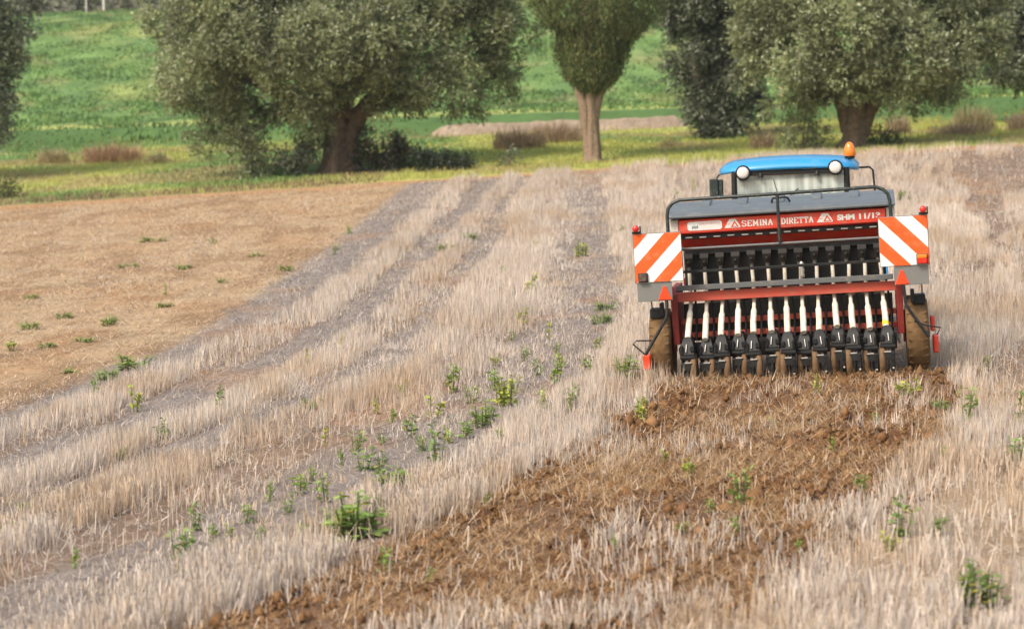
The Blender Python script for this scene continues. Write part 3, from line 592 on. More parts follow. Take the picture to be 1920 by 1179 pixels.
def cypress(x, y):
    root = empty('cypress_tree', (x, y, gz1(x, y))); tag(root, 'cypress with bare pale trunk and dense crown widening upwards', 'tree')
    prof = np.array(((2.25, .12), (2.5, .5), (2.75, .78), (3.2, .95), (3.7, 1.15), (4.15, 1.40), (4.5, 1.85), (5.3, 2.2), (7, 2.35), (9, 1.7), (11, .9), (12.5, .1)))
    n = 80000; tuft = 8; nt = n//tuft
    z = 2.25+9.9*rng.random(nt)**1.7; a = rng.uniform(0, 6.283, nt)
    plume = fbm(a*3.2, z*.55, 81)+.5*vnoise(a*9, z*1.2, 82)
    r = np.interp(z, prof[:, 0], prof[:, 1])*(.70+.42*plume)*(1-np.abs(rng.normal(0, .14, nt))) 
    lop = 1+.10*np.cos(a)*(z > 4)-.14*np.clip(-np.cos(a), 0, 1)*np.exp(-((z-3.9)/.35)**2)
    r *= lop
    c = np.stack([r*np.cos(a)+.05, r*np.sin(a), z], 1)
    out = np.stack([np.cos(a)*.35, np.sin(a)*.35, np.full(nt, 1.)], 1)
    m = nt*tuft; ax = np.repeat(out, tuft, 0)+rng.normal(0, .28, (m, 3)); ax /= np.linalg.norm(ax, axis=1)[:, None]
    C0 = np.repeat(c, tuft, 0)+rng.normal(0, .09, (m, 3)); sd = np.cross(ax, np.repeat(np.stack([np.cos(a), np.sin(a), a*0], 1), tuft, 0)+rng.normal(0, .5, (m, 3))); sd /= np.linalg.norm(sd, axis=1)[:, None]+1e-9
    ln = rng.uniform(.09, .20, m); wd = ln*.3
    V = np.stack([C0, C0+ax*(ln*.5)[:, None]+sd*(wd*.5)[:, None], C0+ax*ln[:, None], C0+ax*(ln*.5)[:, None]-sd*(wd*.5)[:, None]], 1).reshape(-1, 3)
    col = pick(np.array(((.085, .12, .045), (.07, .10, .036), (.115, .145, .055), (.12, .12, .05))), m, .15)*np.repeat(.75+.5*plume, tuft)[:, None]
    link_mesh('crown', arr_mesh('crown', V, np.arange(4*m).reshape(m, 4), np.repeat(col, 4, 0)), M['cypress'], root)['kind'] = 'stuff'
    tb = MB(); limb(tb, [(.1, 0, -.15), (.09, 0, .2), (.05, 0, .9), (0, 0, 1.7), (-.02, 0, 2.4), (0, 0, 4.5), (0, 0, 8)], [.36, .28, .25, .26, .32, .3, .1], 28, 5, .16)
    limb(tb, [(-.12, -.05, .9), (-.17, -.06, 1.7), (-.38, -.05, 2.5), (-.6, 0, 3.2)], [.12, .17, .15, .08], 10, 8); limb(tb, [(.15, -.05, 1.1), (.2, -.06, 1.8), (.4, -.05, 2.6), (.6, 0, 3.2)], [.12, .16, .14, .08], 10, 9)
    tb.build('trunk', M['bark_pale'], root)
cypress(2.51, 70)

def bush(name, label, cat_, x, y, lobes, n, pal, size=.10, mat='olive', stems=5, group=None):
    root = empty(name, (x, y, gz1(x, y))); tag(root, label, cat_, group)
    a = foliage(lobes, n, pal, size, .45, 30, .1, 7, .7, .2, .2)
    link_mesh('foliage', arr_mesh('foliage', *a), M[mat], root)['kind'] = 'stuff'
    mb = MB()
    for i in range(stems):
        l = lobes[i % len(lobes)]; mb.tube([(l[0]*.4+random.uniform(-.1, .1), l[1]*.4, -.05), (l[0]*.8, l[1]*.8, l[2]*.6), (l[0], l[1], l[2]+l[5]*.4)], [.03, .022, .01], 6)
    mb.build('stem', M['bark'], root); return root
DARKB = np.array(((.026, .042, .02), (.036, .054, .025), (.02, .03, .017), (.13, .08, .05)))
bush('dark_bush', 'dark bush with reddish dead leaves right of the big olive trunk', 'bush', -4.35, 71.3, [(-.1, 0, .75, .55, .5, .62), (.45, 0, .45, .5, .45, .42), (-.4, 0, .4, .35, .4, .4), (.75, 0, .28, .3, .3, .26), (.62, 0, .75, .12, .2, .25)], 7500, DARKB, .10)
bush('low_bush', 'low dark green bush with pointed tip at the field edge', 'bush', -2.85, 70.2, [(-.1, 0, .28, .36, .35, .28), (.25, 0, .18, .3, .3, .18), (-.15, 0, .55, .09, .12, .16)], 3000, DARKB[:3], .09)
bush('low_bush', 'small round dark bush right of the pointed low bush', 'bush', -1.85, 70.0, [(0, 0, .24, .36, .35, .24), (.3, 0, .16, .25, .25, .16)], 2800, DARKB[:3], .09)
bush('green_sucker', 'leafy dark green suckers left of the big olive trunk', 'bush', -7.0, 71.4, [(.15, 0, .6, .48, .4, .7), (-.3, 0, .35, .35, .4, .4), (.4, 0, 1.0, .3, .3, .5)], 4200, OLIVE_D*.75, .10)
bush('low_shoot', 'drooping leafy shoots hanging low left of the olive suckers', 'bush', -8.7, 71.6, [(0, 0, .5, .4, .4, .5), (.1, 0, 1.1, .35, .35, .5), (.2, 0, .1, .45, .3, .15)], 3200, OLIVE*.8, .10)
bush('leafy_sucker', 'leafy grey green suckers left of the trunk behind the tractor', 'bush', 9.25, 69.2, [(.1, 0, .9, .4, .4, .75), (-.3, 0, .6, .35, .35, .55), (.4, 0, .55, .3, .3, .5), (.3, 0, 1.3, .3, .3, .4)], 3600, OLIVE*.85, .10)
bush('grass_tuft', 'olive green tuft low at the left edge by the field', 'bush', -16.2, 69.4, [(0, 0, .22, .4, .4, .22), (-.4, 0, .2, .4, .4, .2)], 1400, np.array(((.11, .14, .05), (.15, .15, .06))), .10, 'grass')
bush('low_shrub', 'low dark shrub at the foot of the trunk behind the tractor', 'bush', 11.85, 69.6, [(0, 0, .16, .5, .4, .18), (.45, 0, .1, .3, .3, .12)], 1300, np.array(((.06, .10, .035), (.08, .13, .04))), .09, 'grass')
bush('small_plant', 'small grey green plant in the meadow left of the cypress', 'bush', -.15, 70.2, [(0, 0, .2, .18, .2, .22), (.1, 0, .45, .1, .1, .1)], 500, OLIVE_D, .09)

def dry_shrub(label, x, y, wd, ht, n, pal, name='dry_shrub', group=None):
    root = empty(name, (x, y, gz1(x, y))); tag(root, label, 'shrub', group)
    a = rng.uniform(0, 6.28, n); r = np.sqrt(rng.random(n))*wd*.5
    P = np.stack([r*np.cos(a)*1., r*np.sin(a)*.6, np.full(n, -.03)], 1); P[:, 2] += ht*rng.random(n)**1.5*.55
    lump = .55+.6*vnoise(P[:, 0]*2.5+x, P[:, 1]*2.5, 66)
    H = ht*rng.uniform(.3, .75, n)*lump*(1-.35*(r/(wd*.5))**2)
    V, F, C_ = blades(P, H, rng.uniform(.015, .04, n), np.abs(rng.normal(.35, .35, n)), a+rng.normal(0, .6, n), rng.uniform(0, 6.28, n), pick(pal, n, .15), tri=True)
    link_mesh('twigs', arr_mesh('twigs', V, F, C_), M['twig'], root)['kind'] = 'stuff'
    mb = MB()
    for i in range(9):
        t = random.uniform(0, 6.28); q = random.uniform(.1, .45)*wd; mb.tube([(q*.4*math.cos(t), q*.3*math.sin(t), -.05), (q*.8*math.cos(t), q*.5*math.sin(t), ht*.5), (q*math.cos(t), q*.6*math.sin(t), ht*.95)], [.015, .01, .004], 5)
    mb.build('stem', M['bark_pale'], root)
RUST = np.array(((.52, .33, .21), (.44, .27, .17), (.60, .42, .27))); BROWN = np.array(((.38, .28, .19), (.31, .22, .15), (.46, .34, .24))); PALE = np.array(((.52, .41, .25), (.44, .36, .20), (.36, .34, .17)))
# (label, x, y, width, height, twigs, palette)
for d in [('dry tan grass clump left of the rust coloured scrub', -17.5, 82.5, 1.25, .95, 1500, PALE), ('wide rust coloured scrub on the meadow at left', -15.0, 81.5, 2.3, 1.15, 3200, RUST), ('pale dry clump just right of the rust coloured scrub', -13.0, 79.5, 1.0, .7, 900, PALE),
          ('grey brown scrub left of the cypress trunk', .25, 78.5, 1.9, 1.25, 2800, BROWN), ('taller brown scrub between earth bank and cypress', 1.75, 81.5, 1.9, 1.3, 2400, BROWN), ('small pale dry clump right of the cypress', 5.5, 76, .9, .5, 700, PALE),
          ('brown scrub right of the trunk behind the tractor', 13.6, 76.5, .9, 1.2, 1100, BROWN), ('tall tan scrub near the right edge of the meadow', 16.2, 76, 1.5, 1.5, 1800, PALE), ('low brown scrub spreading below the tall tan scrub', 15.3, 74, 2.2, .8, 1600, BROWN),
          ('rusty brown scrub at the right edge of the meadow', 17.9, 75, 1.6, 1.2, 1600, BROWN), ('thin brown weeds left of the suckers behind the tractor', 8.3, 71.5, .9, 1.0, 700, BROWN), ('brown scrub on the right skyline of the stubble', 20.6, 84, 1.6, 1.2, 1200, RUST)]:
    d = list(d); d[4] *= .72; d[5] = int(d[5]*.6); dry_shrub(*d)

# far hedge and poles on the crest
def far_hedge():
    L = [(x+random.uniform(-.8, .8), 181+random.uniform(-1.5, 2.5), gz1(x, 181)+1.2+random.uniform(-.3, .8), 1.9, 1.7, 1.9) for x in np.arange(-48, 30, 1.7)]
    V, F, C_ = foliage(L, 24000, np.array(((.12, .14, .085), (.15, .165, .11), (.095, .115, .07), (.19, .18, .12))), .42, .5, 8, .1, 6, hi=99)
    tag(link_mesh('far_hedge', arr_mesh('far_hedge', V, F, C_), M['olive']), 'hazy grey green hedge along the crest of the hill', 'hedge', kind='stuff')
far_hedge()
for x, y, r, lab in ((-33.2, 177.2, .10, 'pale upright pole on the hill crest at upper left'), (-34.9, 178.6, .055, 'thin pole left of the pale pole on the hill crest')):
    root = empty('pole', (x, y, gz1(x, y))); tag(root, lab, 'pole')
    MB().tube([(0, 0, -.3), (0, 0, 3), (0, 0, 6.5)], [r, r*.95, r*.8], 10).build('shaft', M['pole'], root); MB().lathe([(0, r*1.6), (.05, r*1.6), (.08, r)], (0, 0, 6.5), 'Z', 10).build('cap', M['pole'], root)

# ------------------------------------------------------------------ seed drill
YAW = R(-9); DX, DY = 2.86, 22.09
drill = empty('seed_drill', (DX, DY, float(terrain0(DX, DY))), (0, R(-4), YAW))
tag(drill, 'red and black seed drill with white hoses and striped warning boards', 'seed drill')
def part(mb, name, mat, parent=None, bevel=.004): return mb.build(name, M[mat], parent or drill, bevel)
part(MB().box(-1.165, 1.165, .42, .50, .85, .945), 'main_beam', 'red_old')
part(MB().box(-1.14, 1.115, .36, .41, .972, 1.026), 'step_bar', 'steel')
for sx in (-1, 1):
    part(MB().prism_x([(.40, .40), (.40, .93), (.55, 1.0), (1.15, 1.0), (1.25, .55), (.95, .36)], sx*1.17-.035, sx*1.17+.035), 'side_frame', 'red_dark')
part(MB().box(-1.13, 1.13, .64, .71, .585, .64), 'cross_beam', 'red_old'); part(MB().box(-1.13, 1.13, .62, .69, .445, .50), 'cross_beam', 'red_old')
# hopper
hp = part(MB().prism_x([(.45, 1.568), (.45, 1.705), (.60, 1.74), (1.25, 1.74), (1.25, 1.62), (1.0, 1.36), (.74, 1.36), (.53, 1.545)], -1.075, 1.07), 'hopper', 'red')
for x0, x1 in ((-1.17, -1.082), (1.077, 1.165)): part(MB().prism_x([(.47, 1.55), (.47, 1.715), (1.22, 1.715), (1.22, 1.58), (1.0, 1.42), (.7, 1.42)], x0, x1), 'hopper_end', 'cream')
part(MB().box(-1.06, 1.05, .50, .525, 1.50, 1.545), 'hopper_flange_shade', 'black', hp)  # black strip stands for the shadow under the panel's lower edge
cl = MB().box(-.036, .036, .478, .498, 1.512, 1.526).build('clip', M['steel_bright'], hp, .003); cl.location.x = -.98
for i in range(1, 14):
    c = cl.copy(); COL.objects.link(c); c.parent = hp; c.location = (-.98+.1475*i, 0, random.uniform(-.003, .003))
# lid
lid = MB().prism_x([(.395, 1.728), (.39, 1.752), (.42, 1.775), (.52, 1.806), (.66, 1.834), (.72, 1.838), (.80, 1.862), (1.05, 1.872), (1.28, 1.83), (1.29, 1.742)], -1.195, 1.175).build('hopper_lid', M['lid'], drill, .006)
for x in (-.80, -.41, -.02, .37, .76):
    MB().prism_x([(.645, 1.828), (.70, 1.862), (.80, 1.884), (1.04, 1.892), (1.10, 1.85)], x-.055, x+.055).build('rib', M['lid'], lid, .012)
MB().tube([(-.10, .62, 1.83), (-.085, .60, 1.875), (.04, .60, 1.88), (.07, .60, 1.87), (.09, .62, 1.83)], .012, 8).build('handle', M['black'], lid)
# guard rail over the hopper
g = MB().tube([(-1.165, .22, 1.40), (-1.17, .2, 1.60), (-1.17, .2, 1.78), (-1.155, .2, 1.85), (-1.11, .2, 1.905), (-1.03, .2, 1.932), (0, .2, 1.934), (.98, .2, 1.942), (1.06, .2, 1.91), (1.105, .2, 1.86), (1.12, .2, 1.79), (1.125, .2, 1.58), (1.12, .22, 1.40)], .0195, 10)
part(g, 'guard_rail', 'blackgreen', None, 0)
part(MB().tube([(-.02, .2, 1.93), (-.022, .215, 1.43)], .017, 10), 'rail_upright', 'blackgreen', None, 0)
part(MB().tube([(-1.16, .24, 1.418), (1.12, .24, 1.418)], .014, 8), 'lower_rail', 'steel', None, 0)
# seed metering row
part(MB().box(-1.06, 1.05, .66, .90, .97, 1.352), 'meter_box', 'black')
part(MB().box(-1.12, 1.12, .46, .58, .24, .40), 'shade_beam', 'black')  # added black beam, stands for the dark interior behind the units
part(MB().box(-1.10, 1.10, .74, .76, .40, .80), 'shade_screen', 'black')  # added black sheet imitating the shade behind the seeding units
part(MB().box(-1.05, 1.04, .60, .655, 1.325, 1.375), 'meter_shaft_cover', 'black')
part(MB().box(-1.05, 1.04, .345, .385, 1.155, 1.183), 'hose_rail', 'black')
def meter(parent):
    h = MB()
    tp = [(-.046, .50, 1.345), (.046, .50, 1.345), (.046, .62, 1.345), (-.046, .62, 1.345)]; md = [(-.044, .49, 1.30), (.044, .49, 1.30), (.044, .62, 1.30), (-.044, .62, 1.30)]; bt = [(-.024, .52, 1.205), (.024, .52, 1.205), (.024, .60, 1.205), (-.024, .60, 1.205)]
    for A, B in ((tp, md), (md, bt)):
        n = len(h.v); h.v += A+B; fs = [(i, (i+1) % 4, 4+(i+1) % 4, 4+i) for i in range(4)]; h.f += [tuple(j+n for j in f) for f in fs]; h.sm += [False]*4
    h.add(tp, [(0, 1, 2, 3)]); h.add(bt, [(3, 2, 1, 0)])
    o = h.build('metering_unit', M['meter'], parent, 0)
    MB().lathe([(0, .02), (-.012, .02), (-.02, .008)], (0, .505, 1.255), 'Y', 10).build('dial', M['black'], o)
    MB().lathe([(0, .017), (.03, .019), (.045, .017)], (0, .56, 1.165), 'Z', 10).build('outlet', M['plate'], o)
    return o
def copy_part(o, parent, loc):
    c = o.copy(); COL.objects.link(c); c.parent = parent; c.location = loc
    for ch in list(o.children):
        d = ch.copy(); COL.objects.link(d); d.parent = c
    return c
m0 = meter(drill); m0.location.x = -1.0
for i in range(1, 13): copy_part(m0, drill, (-1.0+.1645*i, 0, random.uniform(-.004, .004)))
# hoses from the metering row to the seeding units
XB = [-1.032, -.850, -.685, -.508, -.345, -.158, .005, .172, .330, .515, .678, .850, 1.013]
ZB = [.487, .467, .497, .495, .508, .512, .487, .487, .497, .530, .500, .487, .500]
for i in range(13):
    xt = -1.003+.1668*i; xb = XB[i]; zb = ZB[i]; P = Vector((xt, .535, .84)); B = Vector((xb, .17, zb)); j = P.lerp(B, .25+.05*((i*7) % 3))
    t = MB().tube([(xt+random.uniform(-.006, .006), .56, 1.150), (xt, .54, 1.05), (xt, .537, .9), P, j], .0205, 10)
    o = part(t, 'seed_hose', 'tube', None, 0)
    MB().tube([j, j.lerp(B, .10), j.lerp(B, .55)+Vector((random.uniform(-.006, .006), -.008, 0)), j.lerp(B, .97), B], [.022, .0315, .032, .0325, .031], 12).build('sleeve', M['tube'], o)
    if i == 12: MB().tube([j.lerp(B, .80), j.lerp(B, .955)], .0345, 12).build('yellow_band', M['yellow'], o)
    MB().tube([(xt, .60, 1.12), (xt+.045, .60, .95), (xb+.07, .62, .62), (xb+.06, .55, .42)], .014, 6).build('pressure_rod', M['black'], o)
tr = part(MB().lathe([(0, .022), (.03, .03), (.05, .022), (.08, .03), (.11, .018), (.15, .026), (.17, .012)], (.18, .50, 1.03), 'Z', 12), 'coupling', 'steel_bright', None, 0)
# seeding units
def unit():
    h = MB()
    rings = [(.505, .040, .13, .27), (.470, .056, .10, .30), (.415, .072, .06, .33), (.345, .078, .03, .35), (.285, .078, .03, .35), (.275, .060, .06, .33)]
    vs = []
    for z, hw, y0, y1 in rings: vs += [(-hw, y0, z), (hw*.92, y0, z), (hw, y1, z), (-hw, y1, z)]
    nr = len(rings); fs = [(k*4+i, k*4+(i+1) % 4, k*4+4+(i+1) % 4, k*4+4+i) for k in range(nr-1) for i in range(4)]+[(0, 1, 2, 3), tuple(range(nr*4-1, nr*4-5, -1))]
    h.add(vs, fs); h.box(-.070, -.045, .015, .07, .35, .43).box(.030, .072, .02, .07, .37, .425).box(-.082, .080, .012, .12, .300, .322).tube([(-.06, .03, .44), (-.085, .06, .40), (-.08, .08, .33)], .009, 6)
    o = h.build('seed_unit', M['black'], drill, .005)
    MB().prism_x([(.30, .36), (.30, .44), (1.05, .52), (1.05, .44)], -.018, .018).build('link_arm', M['black'], o, .003)
    MB().box(-.034, .036, -.018, .03, .252, .262).build('highlight_lip', M['steel_bright'], o, .002)  # bright strip stands for the highlight along the plate edge
    MB().box(-.050, .050, -.014, .09, .175, .250).prism_x([(-.012, .25), (.12, .29), (.16, .20), (.14, .06), (.05, .035), (.0, .11)], -.072, -.034).build('scraper', M['black'], o, .004)
    MB().lathe([(-.030, .05), (-.028, .155), (-.010, .180), (.020, .182), (.036, .165), (.038, .05)], (.048, .15, .165), 'X', 24).build('gauge_wheel', M['mudlight'], o)
    MB().lathe([(-.006, .02), (-.004, .21), (.004, .21), (.006, .02)], (-.005, .36, .17), 'X', 24, False).build('coulter_disc', M['mudlight'], o)
    MB().tube([(-.008, .055, .445), (-.016, .022, .370)], .0055, 6).build('bolt', M['steel_bright'], o)
    MB().lathe([(0, .013), (-.012, .012), (-.016, .005)], (-.052, .022, .085), 'Y', 8).build('nut', M['steel_bright'], o)
    return o
u0 = unit(); u0.location = (XB[0], 0, ZB[0]-.495)
for i in range(1, 13):
    c = copy_part(u0, drill, (XB[i], random.uniform(-.02, .03)+(.08 if i % 2 else 0), ZB[i]-.495+random.uniform(-.02, .012))); c.rotation_euler = (random.uniform(-.04, .04), random.uniform(-.03, .03), random.uniform(-.05, .05)); c.scale = (1 if i < 6 else -1, 1, 1)
# warning boards
def clip_band(t0, t1, mirror):
    """part of the unit square between two diagonals x+y' = t0 and t1"""
    poly = [(0, 0), (1, 0), (1, 1), (0, 1)]
    def cut(p, f):
        out = []
        for i in range(len(p)):
            a, b = p[i], p[(i+1) % len(p)]; fa, fb = f(a), f(b)
            if fa >= 0: out.append(a)
            if (fa >= 0) != (fb >= 0):
                t = fa/(fa-fb); out.append((a[0]+(b[0]-a[0])*t, a[1]+(b[1]-a[1])*t))
        return out
    poly = cut(cut(poly, lambda q: q[0]+q[1]-t0), lambda q: t1-q[0]-q[1])
    return [((1-x) if mirror else x, y) for x, y in poly]
for side, x0, x1, z0, z1 in ((-1, -1.53, -1.035, 1.104, 1.606), (1, .992, 1.480, 1.128, 1.628)):
    fr = MB().box(x0-.006, x1+.006, .108, .122, z0-.006, z1+.006).build('warning_board', M['steel'], drill, .003)
    MB().box(x0, x1, .102, .107, z0, z1).build('white_face', M['sign_white'], fr)
    for t0, t1 in ((-.1, .30), (.66, 1.02), (1.37, 1.71)):
        p = [(x0+px*(x1-x0), z1-py*(z1-z0)) for px, py in clip_band(t0, t1, side > 0)]
        MB().prism_y(p, .0985, .1015).build('stripe', M['sign_red'], fr)
    a, b = ((-1.52, -1.157), (1.125, 1.470))[side > 0]; zt = z0-.004
    pl = MB().box(a, b, .112, .124, zt-.20, zt-.004).box(a+.05, b-.05, .125, .20, zt-.12, zt-.02).build('mounting_plate', M['plate'], drill, .003)
    tx = a+.285 if side < 0 else a+.075
    tri = [(tx-.072, zt-.19), (tx+.072, zt-.19), (tx+.012, zt-.045), (tx-.012, zt-.045)]
    MB().prism_y(tri, .098, .110).build('triangle_reflector', M['reflector'], pl, .004)
    lx = x0+.005 if side < 0 else x1-.065
    lm = MB().box(lx-.012, lx+.072, .09, .13, z1+.008, z1+.03).box(lx+.068, lx+.08, .09, .13, z1+.008, z1+.085).build('lamp_bracket', M['black'], drill)
    MB().lathe([(0, .034), (-.03, .036), (-.05, .030), (-.056, .012)], (lx+.03, .10, z1+.062), 'Y', 16).build('marker_lens', M['lens_red'], lm)
    if side > 0:
        rl = MB().box(x1-.125, x1-.012, .078, .098, z0+.006, z0+.108).build('rear_lamp', M['black'], drill, .004)
        MB().box(x1-.119, x1-.018, .056, .077, z0+.062, z0+.104).build('orange_lens', M['lens_orange'], rl, .008); MB().box(x1-.119, x1-.018, .056, .077, z0+.010, z0+.060).build('red_lens', M['lens_red'], rl, .008)
    else:
        rl = MB().box(x0+.03, x0+.13, .078, .098, z0+.002, z0+.098).build('rear_lamp', M['black'], drill, .004); MB().box(x0+.037, x0+.123, .060, .077, z0+.008, z0+.090).build('dark_lens', M['lens_dark'], rl, .008)
# support arms and brackets
part(MB().tube([(-1.225, .13, .90), (-1.222, .10, .79), (-1.235, .09, .72), (-1.474, .06, .35)], .017, 8).tube([(-1.474, .06, .35), (-1.60, .06, .47), (-1.56, .08, .50), (-1.40, .12, .49)], .009, 6), 'scraper_arm', 'black', None, 0)
part(MB().tube([(1.21, .13, .93), (1.225, .10, .72), (1.30, .09, .60), (1.44, .07, .385)], .017, 8).tube([(1.30, .09, .55), (1.42, .1, .50), (1.56, .1, .47), (1.52, .1, .40)], .009, 6), 'scraper_arm', 'black', None, 0)
part(MB().box(-1.515, -1.435, .16, .32, .178, .335), 'hub_guard', 'reflector', None, .012)
part(MB().box(1.485, 1.545, .42, .58, .175, .36).box(1.47, 1.515, .44, .56, .40, .56), 'hub_guard', 'red', None, .014)
for sx in (-1, 1):
    part(MB().box(sx*1.36-.07, sx*1.36+.07, .34, .52, .70, .80).box(sx*1.30-.02, sx*1.30+.02, .3, .44, .72, .86).tube([(sx*1.40, .34, .78), (sx*1.40, .3, .93)], .008, 6), 'drive_box', 'black', None, .008)
    part(MB().box(sx*1.19, sx*1.22, .5, .7, .30, .62).tube([(sx*1.19, .6, .36), (sx*1.46, .6, .36)], .045, 12), 'wheel_bracket', 'red_dark')
    w_ = MB()
    w_.lathe([(-.105, .20), (-.118, .28), (-.115, .345), (-.085, .388), (-.03, .402), (.03, .402), (.085, .388), (.115, .345), (.118, .28), (.105, .20)], (sx*1.335, .62, .375), 'X', 40)
    for k in range(26):
        a = 2*math.pi*k/26; Mt = Matrix.Translation((sx*1.335, .62, .375)) @ Matrix.Rotation(a, 4, 'X')
        for s2 in (-1, 1): w_.box(min(s2*.015, s2*.10), max(s2*.015, s2*.10), -.010, .010, .375, .398, Mt @ Matrix.Rotation(s2*.25, 4, 'Z'))
    wh = w_.build('wheel', M['muddy'], drill); 
    MB().lathe([(-.09, .06), (-.10, .19), (-.02, .20), (.02, .20), (.10, .19), (.09, .06)], (sx*1.335, .62, .375), 'X', 24).build('rim', M['cream'], wh); MB().lathe([(-.13, .05), (.13, .05)], (sx*1.335, .62, .375), 'X', 12).build('hub', M['red'], wh)
# headstock towards the tractor
part(MB().tube([(-.42, 1.15, .5), (-.40, 1.55, .62)], .05, 10).tube([(.42, 1.15, .5), (.40, 1.55, .62)], .05, 10).tube([(-.40, 1.5, .6), (-.1, 1.35, 1.25), (.1, 1.35, 1.25), (.40, 1.5, .6)], .045, 10), 'headstock', 'red_dark', None, 0)
part(MB().box(-1.1, 1.05, .92, 1.0, .98, 1.06), 'front_frame', 'red_dark')
# lettering
def text(body, x0, x1, z0, hgt, mat, bold=.0, parent=None, y=.4485, slant=0.):
    cu = bpy.data.curves.new('lettering', 'FONT'); cu.body = body; cu.size = 1; cu.extrude = .004; cu.offset = bold; cu.shear = slant
    ob = bpy.data.objects.new('tmp', cu); COL.objects.link(ob)
    me = bpy.data.meshes.new_from_object(ob.evaluated_get(bpy.context.evaluated_depsgraph_get())); bpy.data.objects.remove(ob)
    xs = [v.co.x for v in me.vertices]; ys = [v.co.y for v in me.vertices]; a, b, c, d = min(xs), max(xs), min(ys), max(ys)
    for v in me.vertices:
        px = x0+(v.co.x-a)/(b-a)*(x1-x0); pz = z0+(v.co.y-c)/(d-c)*hgt; v.co = (px, y-.0008+v.co.z*-.2, pz)
    me.materials.clear()
    o = link_mesh('lettering', me, M[mat], parent); return o
def serif_text(body, x0, x1, z0, h, mat, parent, y=.4485):
    """slab serif capitals built from strokes"""
    G = {'S': [[(.9, .78), (.75, .97), (.3, 1), (.08, .8), (.15, .6), (.8, .42), (.93, .2), (.7, .02), (.25, 0), (.08, .2)]], 'E': [[(.2, 0), (.2, 1)], [(.05, 1), (.88, 1), (.88, .8)], [(.05, 0), (.9, 0), (.9, .22)], [(.2, .52), (.62, .52)]],
         'M': [[(.16, 0), (.16, 1), (.5, .25), (.84, 1), (.84, 0)], [(.02, 0), (.3, 0)], [(.7, 0), (.98, 0)], [(.02, 1), (.2, 1)], [(.8, 1), (.98, 1)]], 'I': [[(.5, 0), (.5, 1)], [(.2, 0), (.8, 0)], [(.2, 1), (.8, 1)]],
         'N': [[(.18, 0), (.18, 1), (.82, 0), (.82, 1)], [(.02, 0), (.36, 0)], [(.66, 1), (.98, 1)], [(.02, 1), (.2, 1)]], 'A': [[(.12, 0), (.5, 1), (.88, 0)], [(.25, .35), (.75, .35)], [(0, 0), (.28, 0)], [(.72, 0), (1, 0)]],
         'D': [[(.2, 0), (.2, 1)], [(.05, 1), (.55, 1), (.9, .75), (.9, .25), (.55, 0), (.05, 0)]], 'R': [[(.2, 0), (.2, 1)], [(.05, 1), (.65, 1), (.85, .8), (.8, .58), (.55, .5), (.2, .5)], [(.5, .5), (.88, 0), (1, 0)], [(.05, 0), (.36, 0)]],
         'T': [[(.5, 0), (.5, 1)], [(.08, .78), (.08, 1), (.92, 1), (.92, .78)], [(.3, 0), (.7, 0)]]}
    adv = {'I': .55, 'M': 1.2}; tot = sum(adv.get(c, 1.) for c in body); k = (x1-x0)/tot; x = x0; mb = MB(); q = 0
    for ch in body:
        wd = adv.get(ch, 1.)*k*.86
        for st in G[ch]:
            for (a, b), (c, d) in zip(st[:-1], st[1:]):
                A = Vector((x+a*wd, 0, z0+b*h)); B = Vector((x+c*wd, 0, z0+d*h)); T = (B-A).normalized(); wth = .0066 if abs(T.z) > .4 else .0042; Nn = Vector((-T.z, 0, T.x))*wth; A -= T*.002; B += T*.002; q += 1; e = y-.001-.00003*(q % 9)
                mb.add([(p.x, e, p.z) for p in (A+Nn, B+Nn, B-Nn, A-Nn)], [(0, 1, 2, 3)])
        x += adv.get(ch, 1.)*k
    return mb.build('lettering', M[mat], parent)
zt0 = 1.607
serif_text('SEMINA', -.415, -.085, zt0, .058, 'print_white', hp); serif_text('DIRETTA', -.005, .335, zt0, .058, 'print_white', hp)
text('SHM', .575, .755, zt0, .062, 'print_white', .05, hp); text('11/13', .80, 1.02, zt0, .062, 'print_white', .05, hp)
pl = [(-.985+.018, 1.592), (-.64, 1.592), (-.622, 1.608), (-.622, 1.668), (-.64, 1.684), (-.967, 1.684), (-.985, 1.668), (-.985, 1.608)]
bd = MB().prism_y(pl, .4465, .4488).build('name_plate', M['sign_white'], hp)
text('GASPARDO', -.865, -.645, 1.650, .022, 'print_red', .0, hp, .4462)
em = MB()
for i in range(4): em.box(-.935+i*.017, -.927+i*.017, .4452, .4463, 1.606+.006*(i % 2), 1.648-.008*((i+1) % 2))
em.box(-.94, -.872, .4451, .4462, 1.622, 1.632).build('emblem', M['print_dark'], hp)
for x in (-.60, .362):
    w_ = .165
    lg = MB().prism_y([(x, 1.598), (x+w_, 1.598), (x+w_+.004, 1.612), (x+w_*.74, 1.690), (x+w_*.34, 1.690)], .4465, .4488).build('triangle_logo', M['print_white'], hp)
    MB().prism_y([(x+w_*.42, 1.606), (x+w_*.94, 1.606), (x+w_*.66, 1.672)], .4445, .4462).build('logo_triangle', M['red'], lg)
    MB().prism_y([(x+w_*.55, 1.613), (x+w_*.82, 1.613), (x+w_*.67, 1.646)], .4425, .4442).build('logo_centre', M['print_white'], lg)
    MB().box(x+w_*.14, x+w_*.40, .4445, .4462, 1.634, 1.642).build('logo_bar', M['print_red'], lg)

# ------------------------------------------------------------------ tractor
TYO = 3.4; tx, ty = DX+math.sin(R(9))*TYO, DY+math.cos(R(9))*TYO
tractor = empty('tractor', (tx, ty, float(terrain0(tx, ty))-.02), (0, R(-2.6), YAW))
tag(tractor, 'blue roofed tractor pulling the seed drill up the field', 'tractor')
def tp_(mb, name, mat, parent=None, bevel=.006): return mb.build(name, M[mat], parent or tractor, bevel)
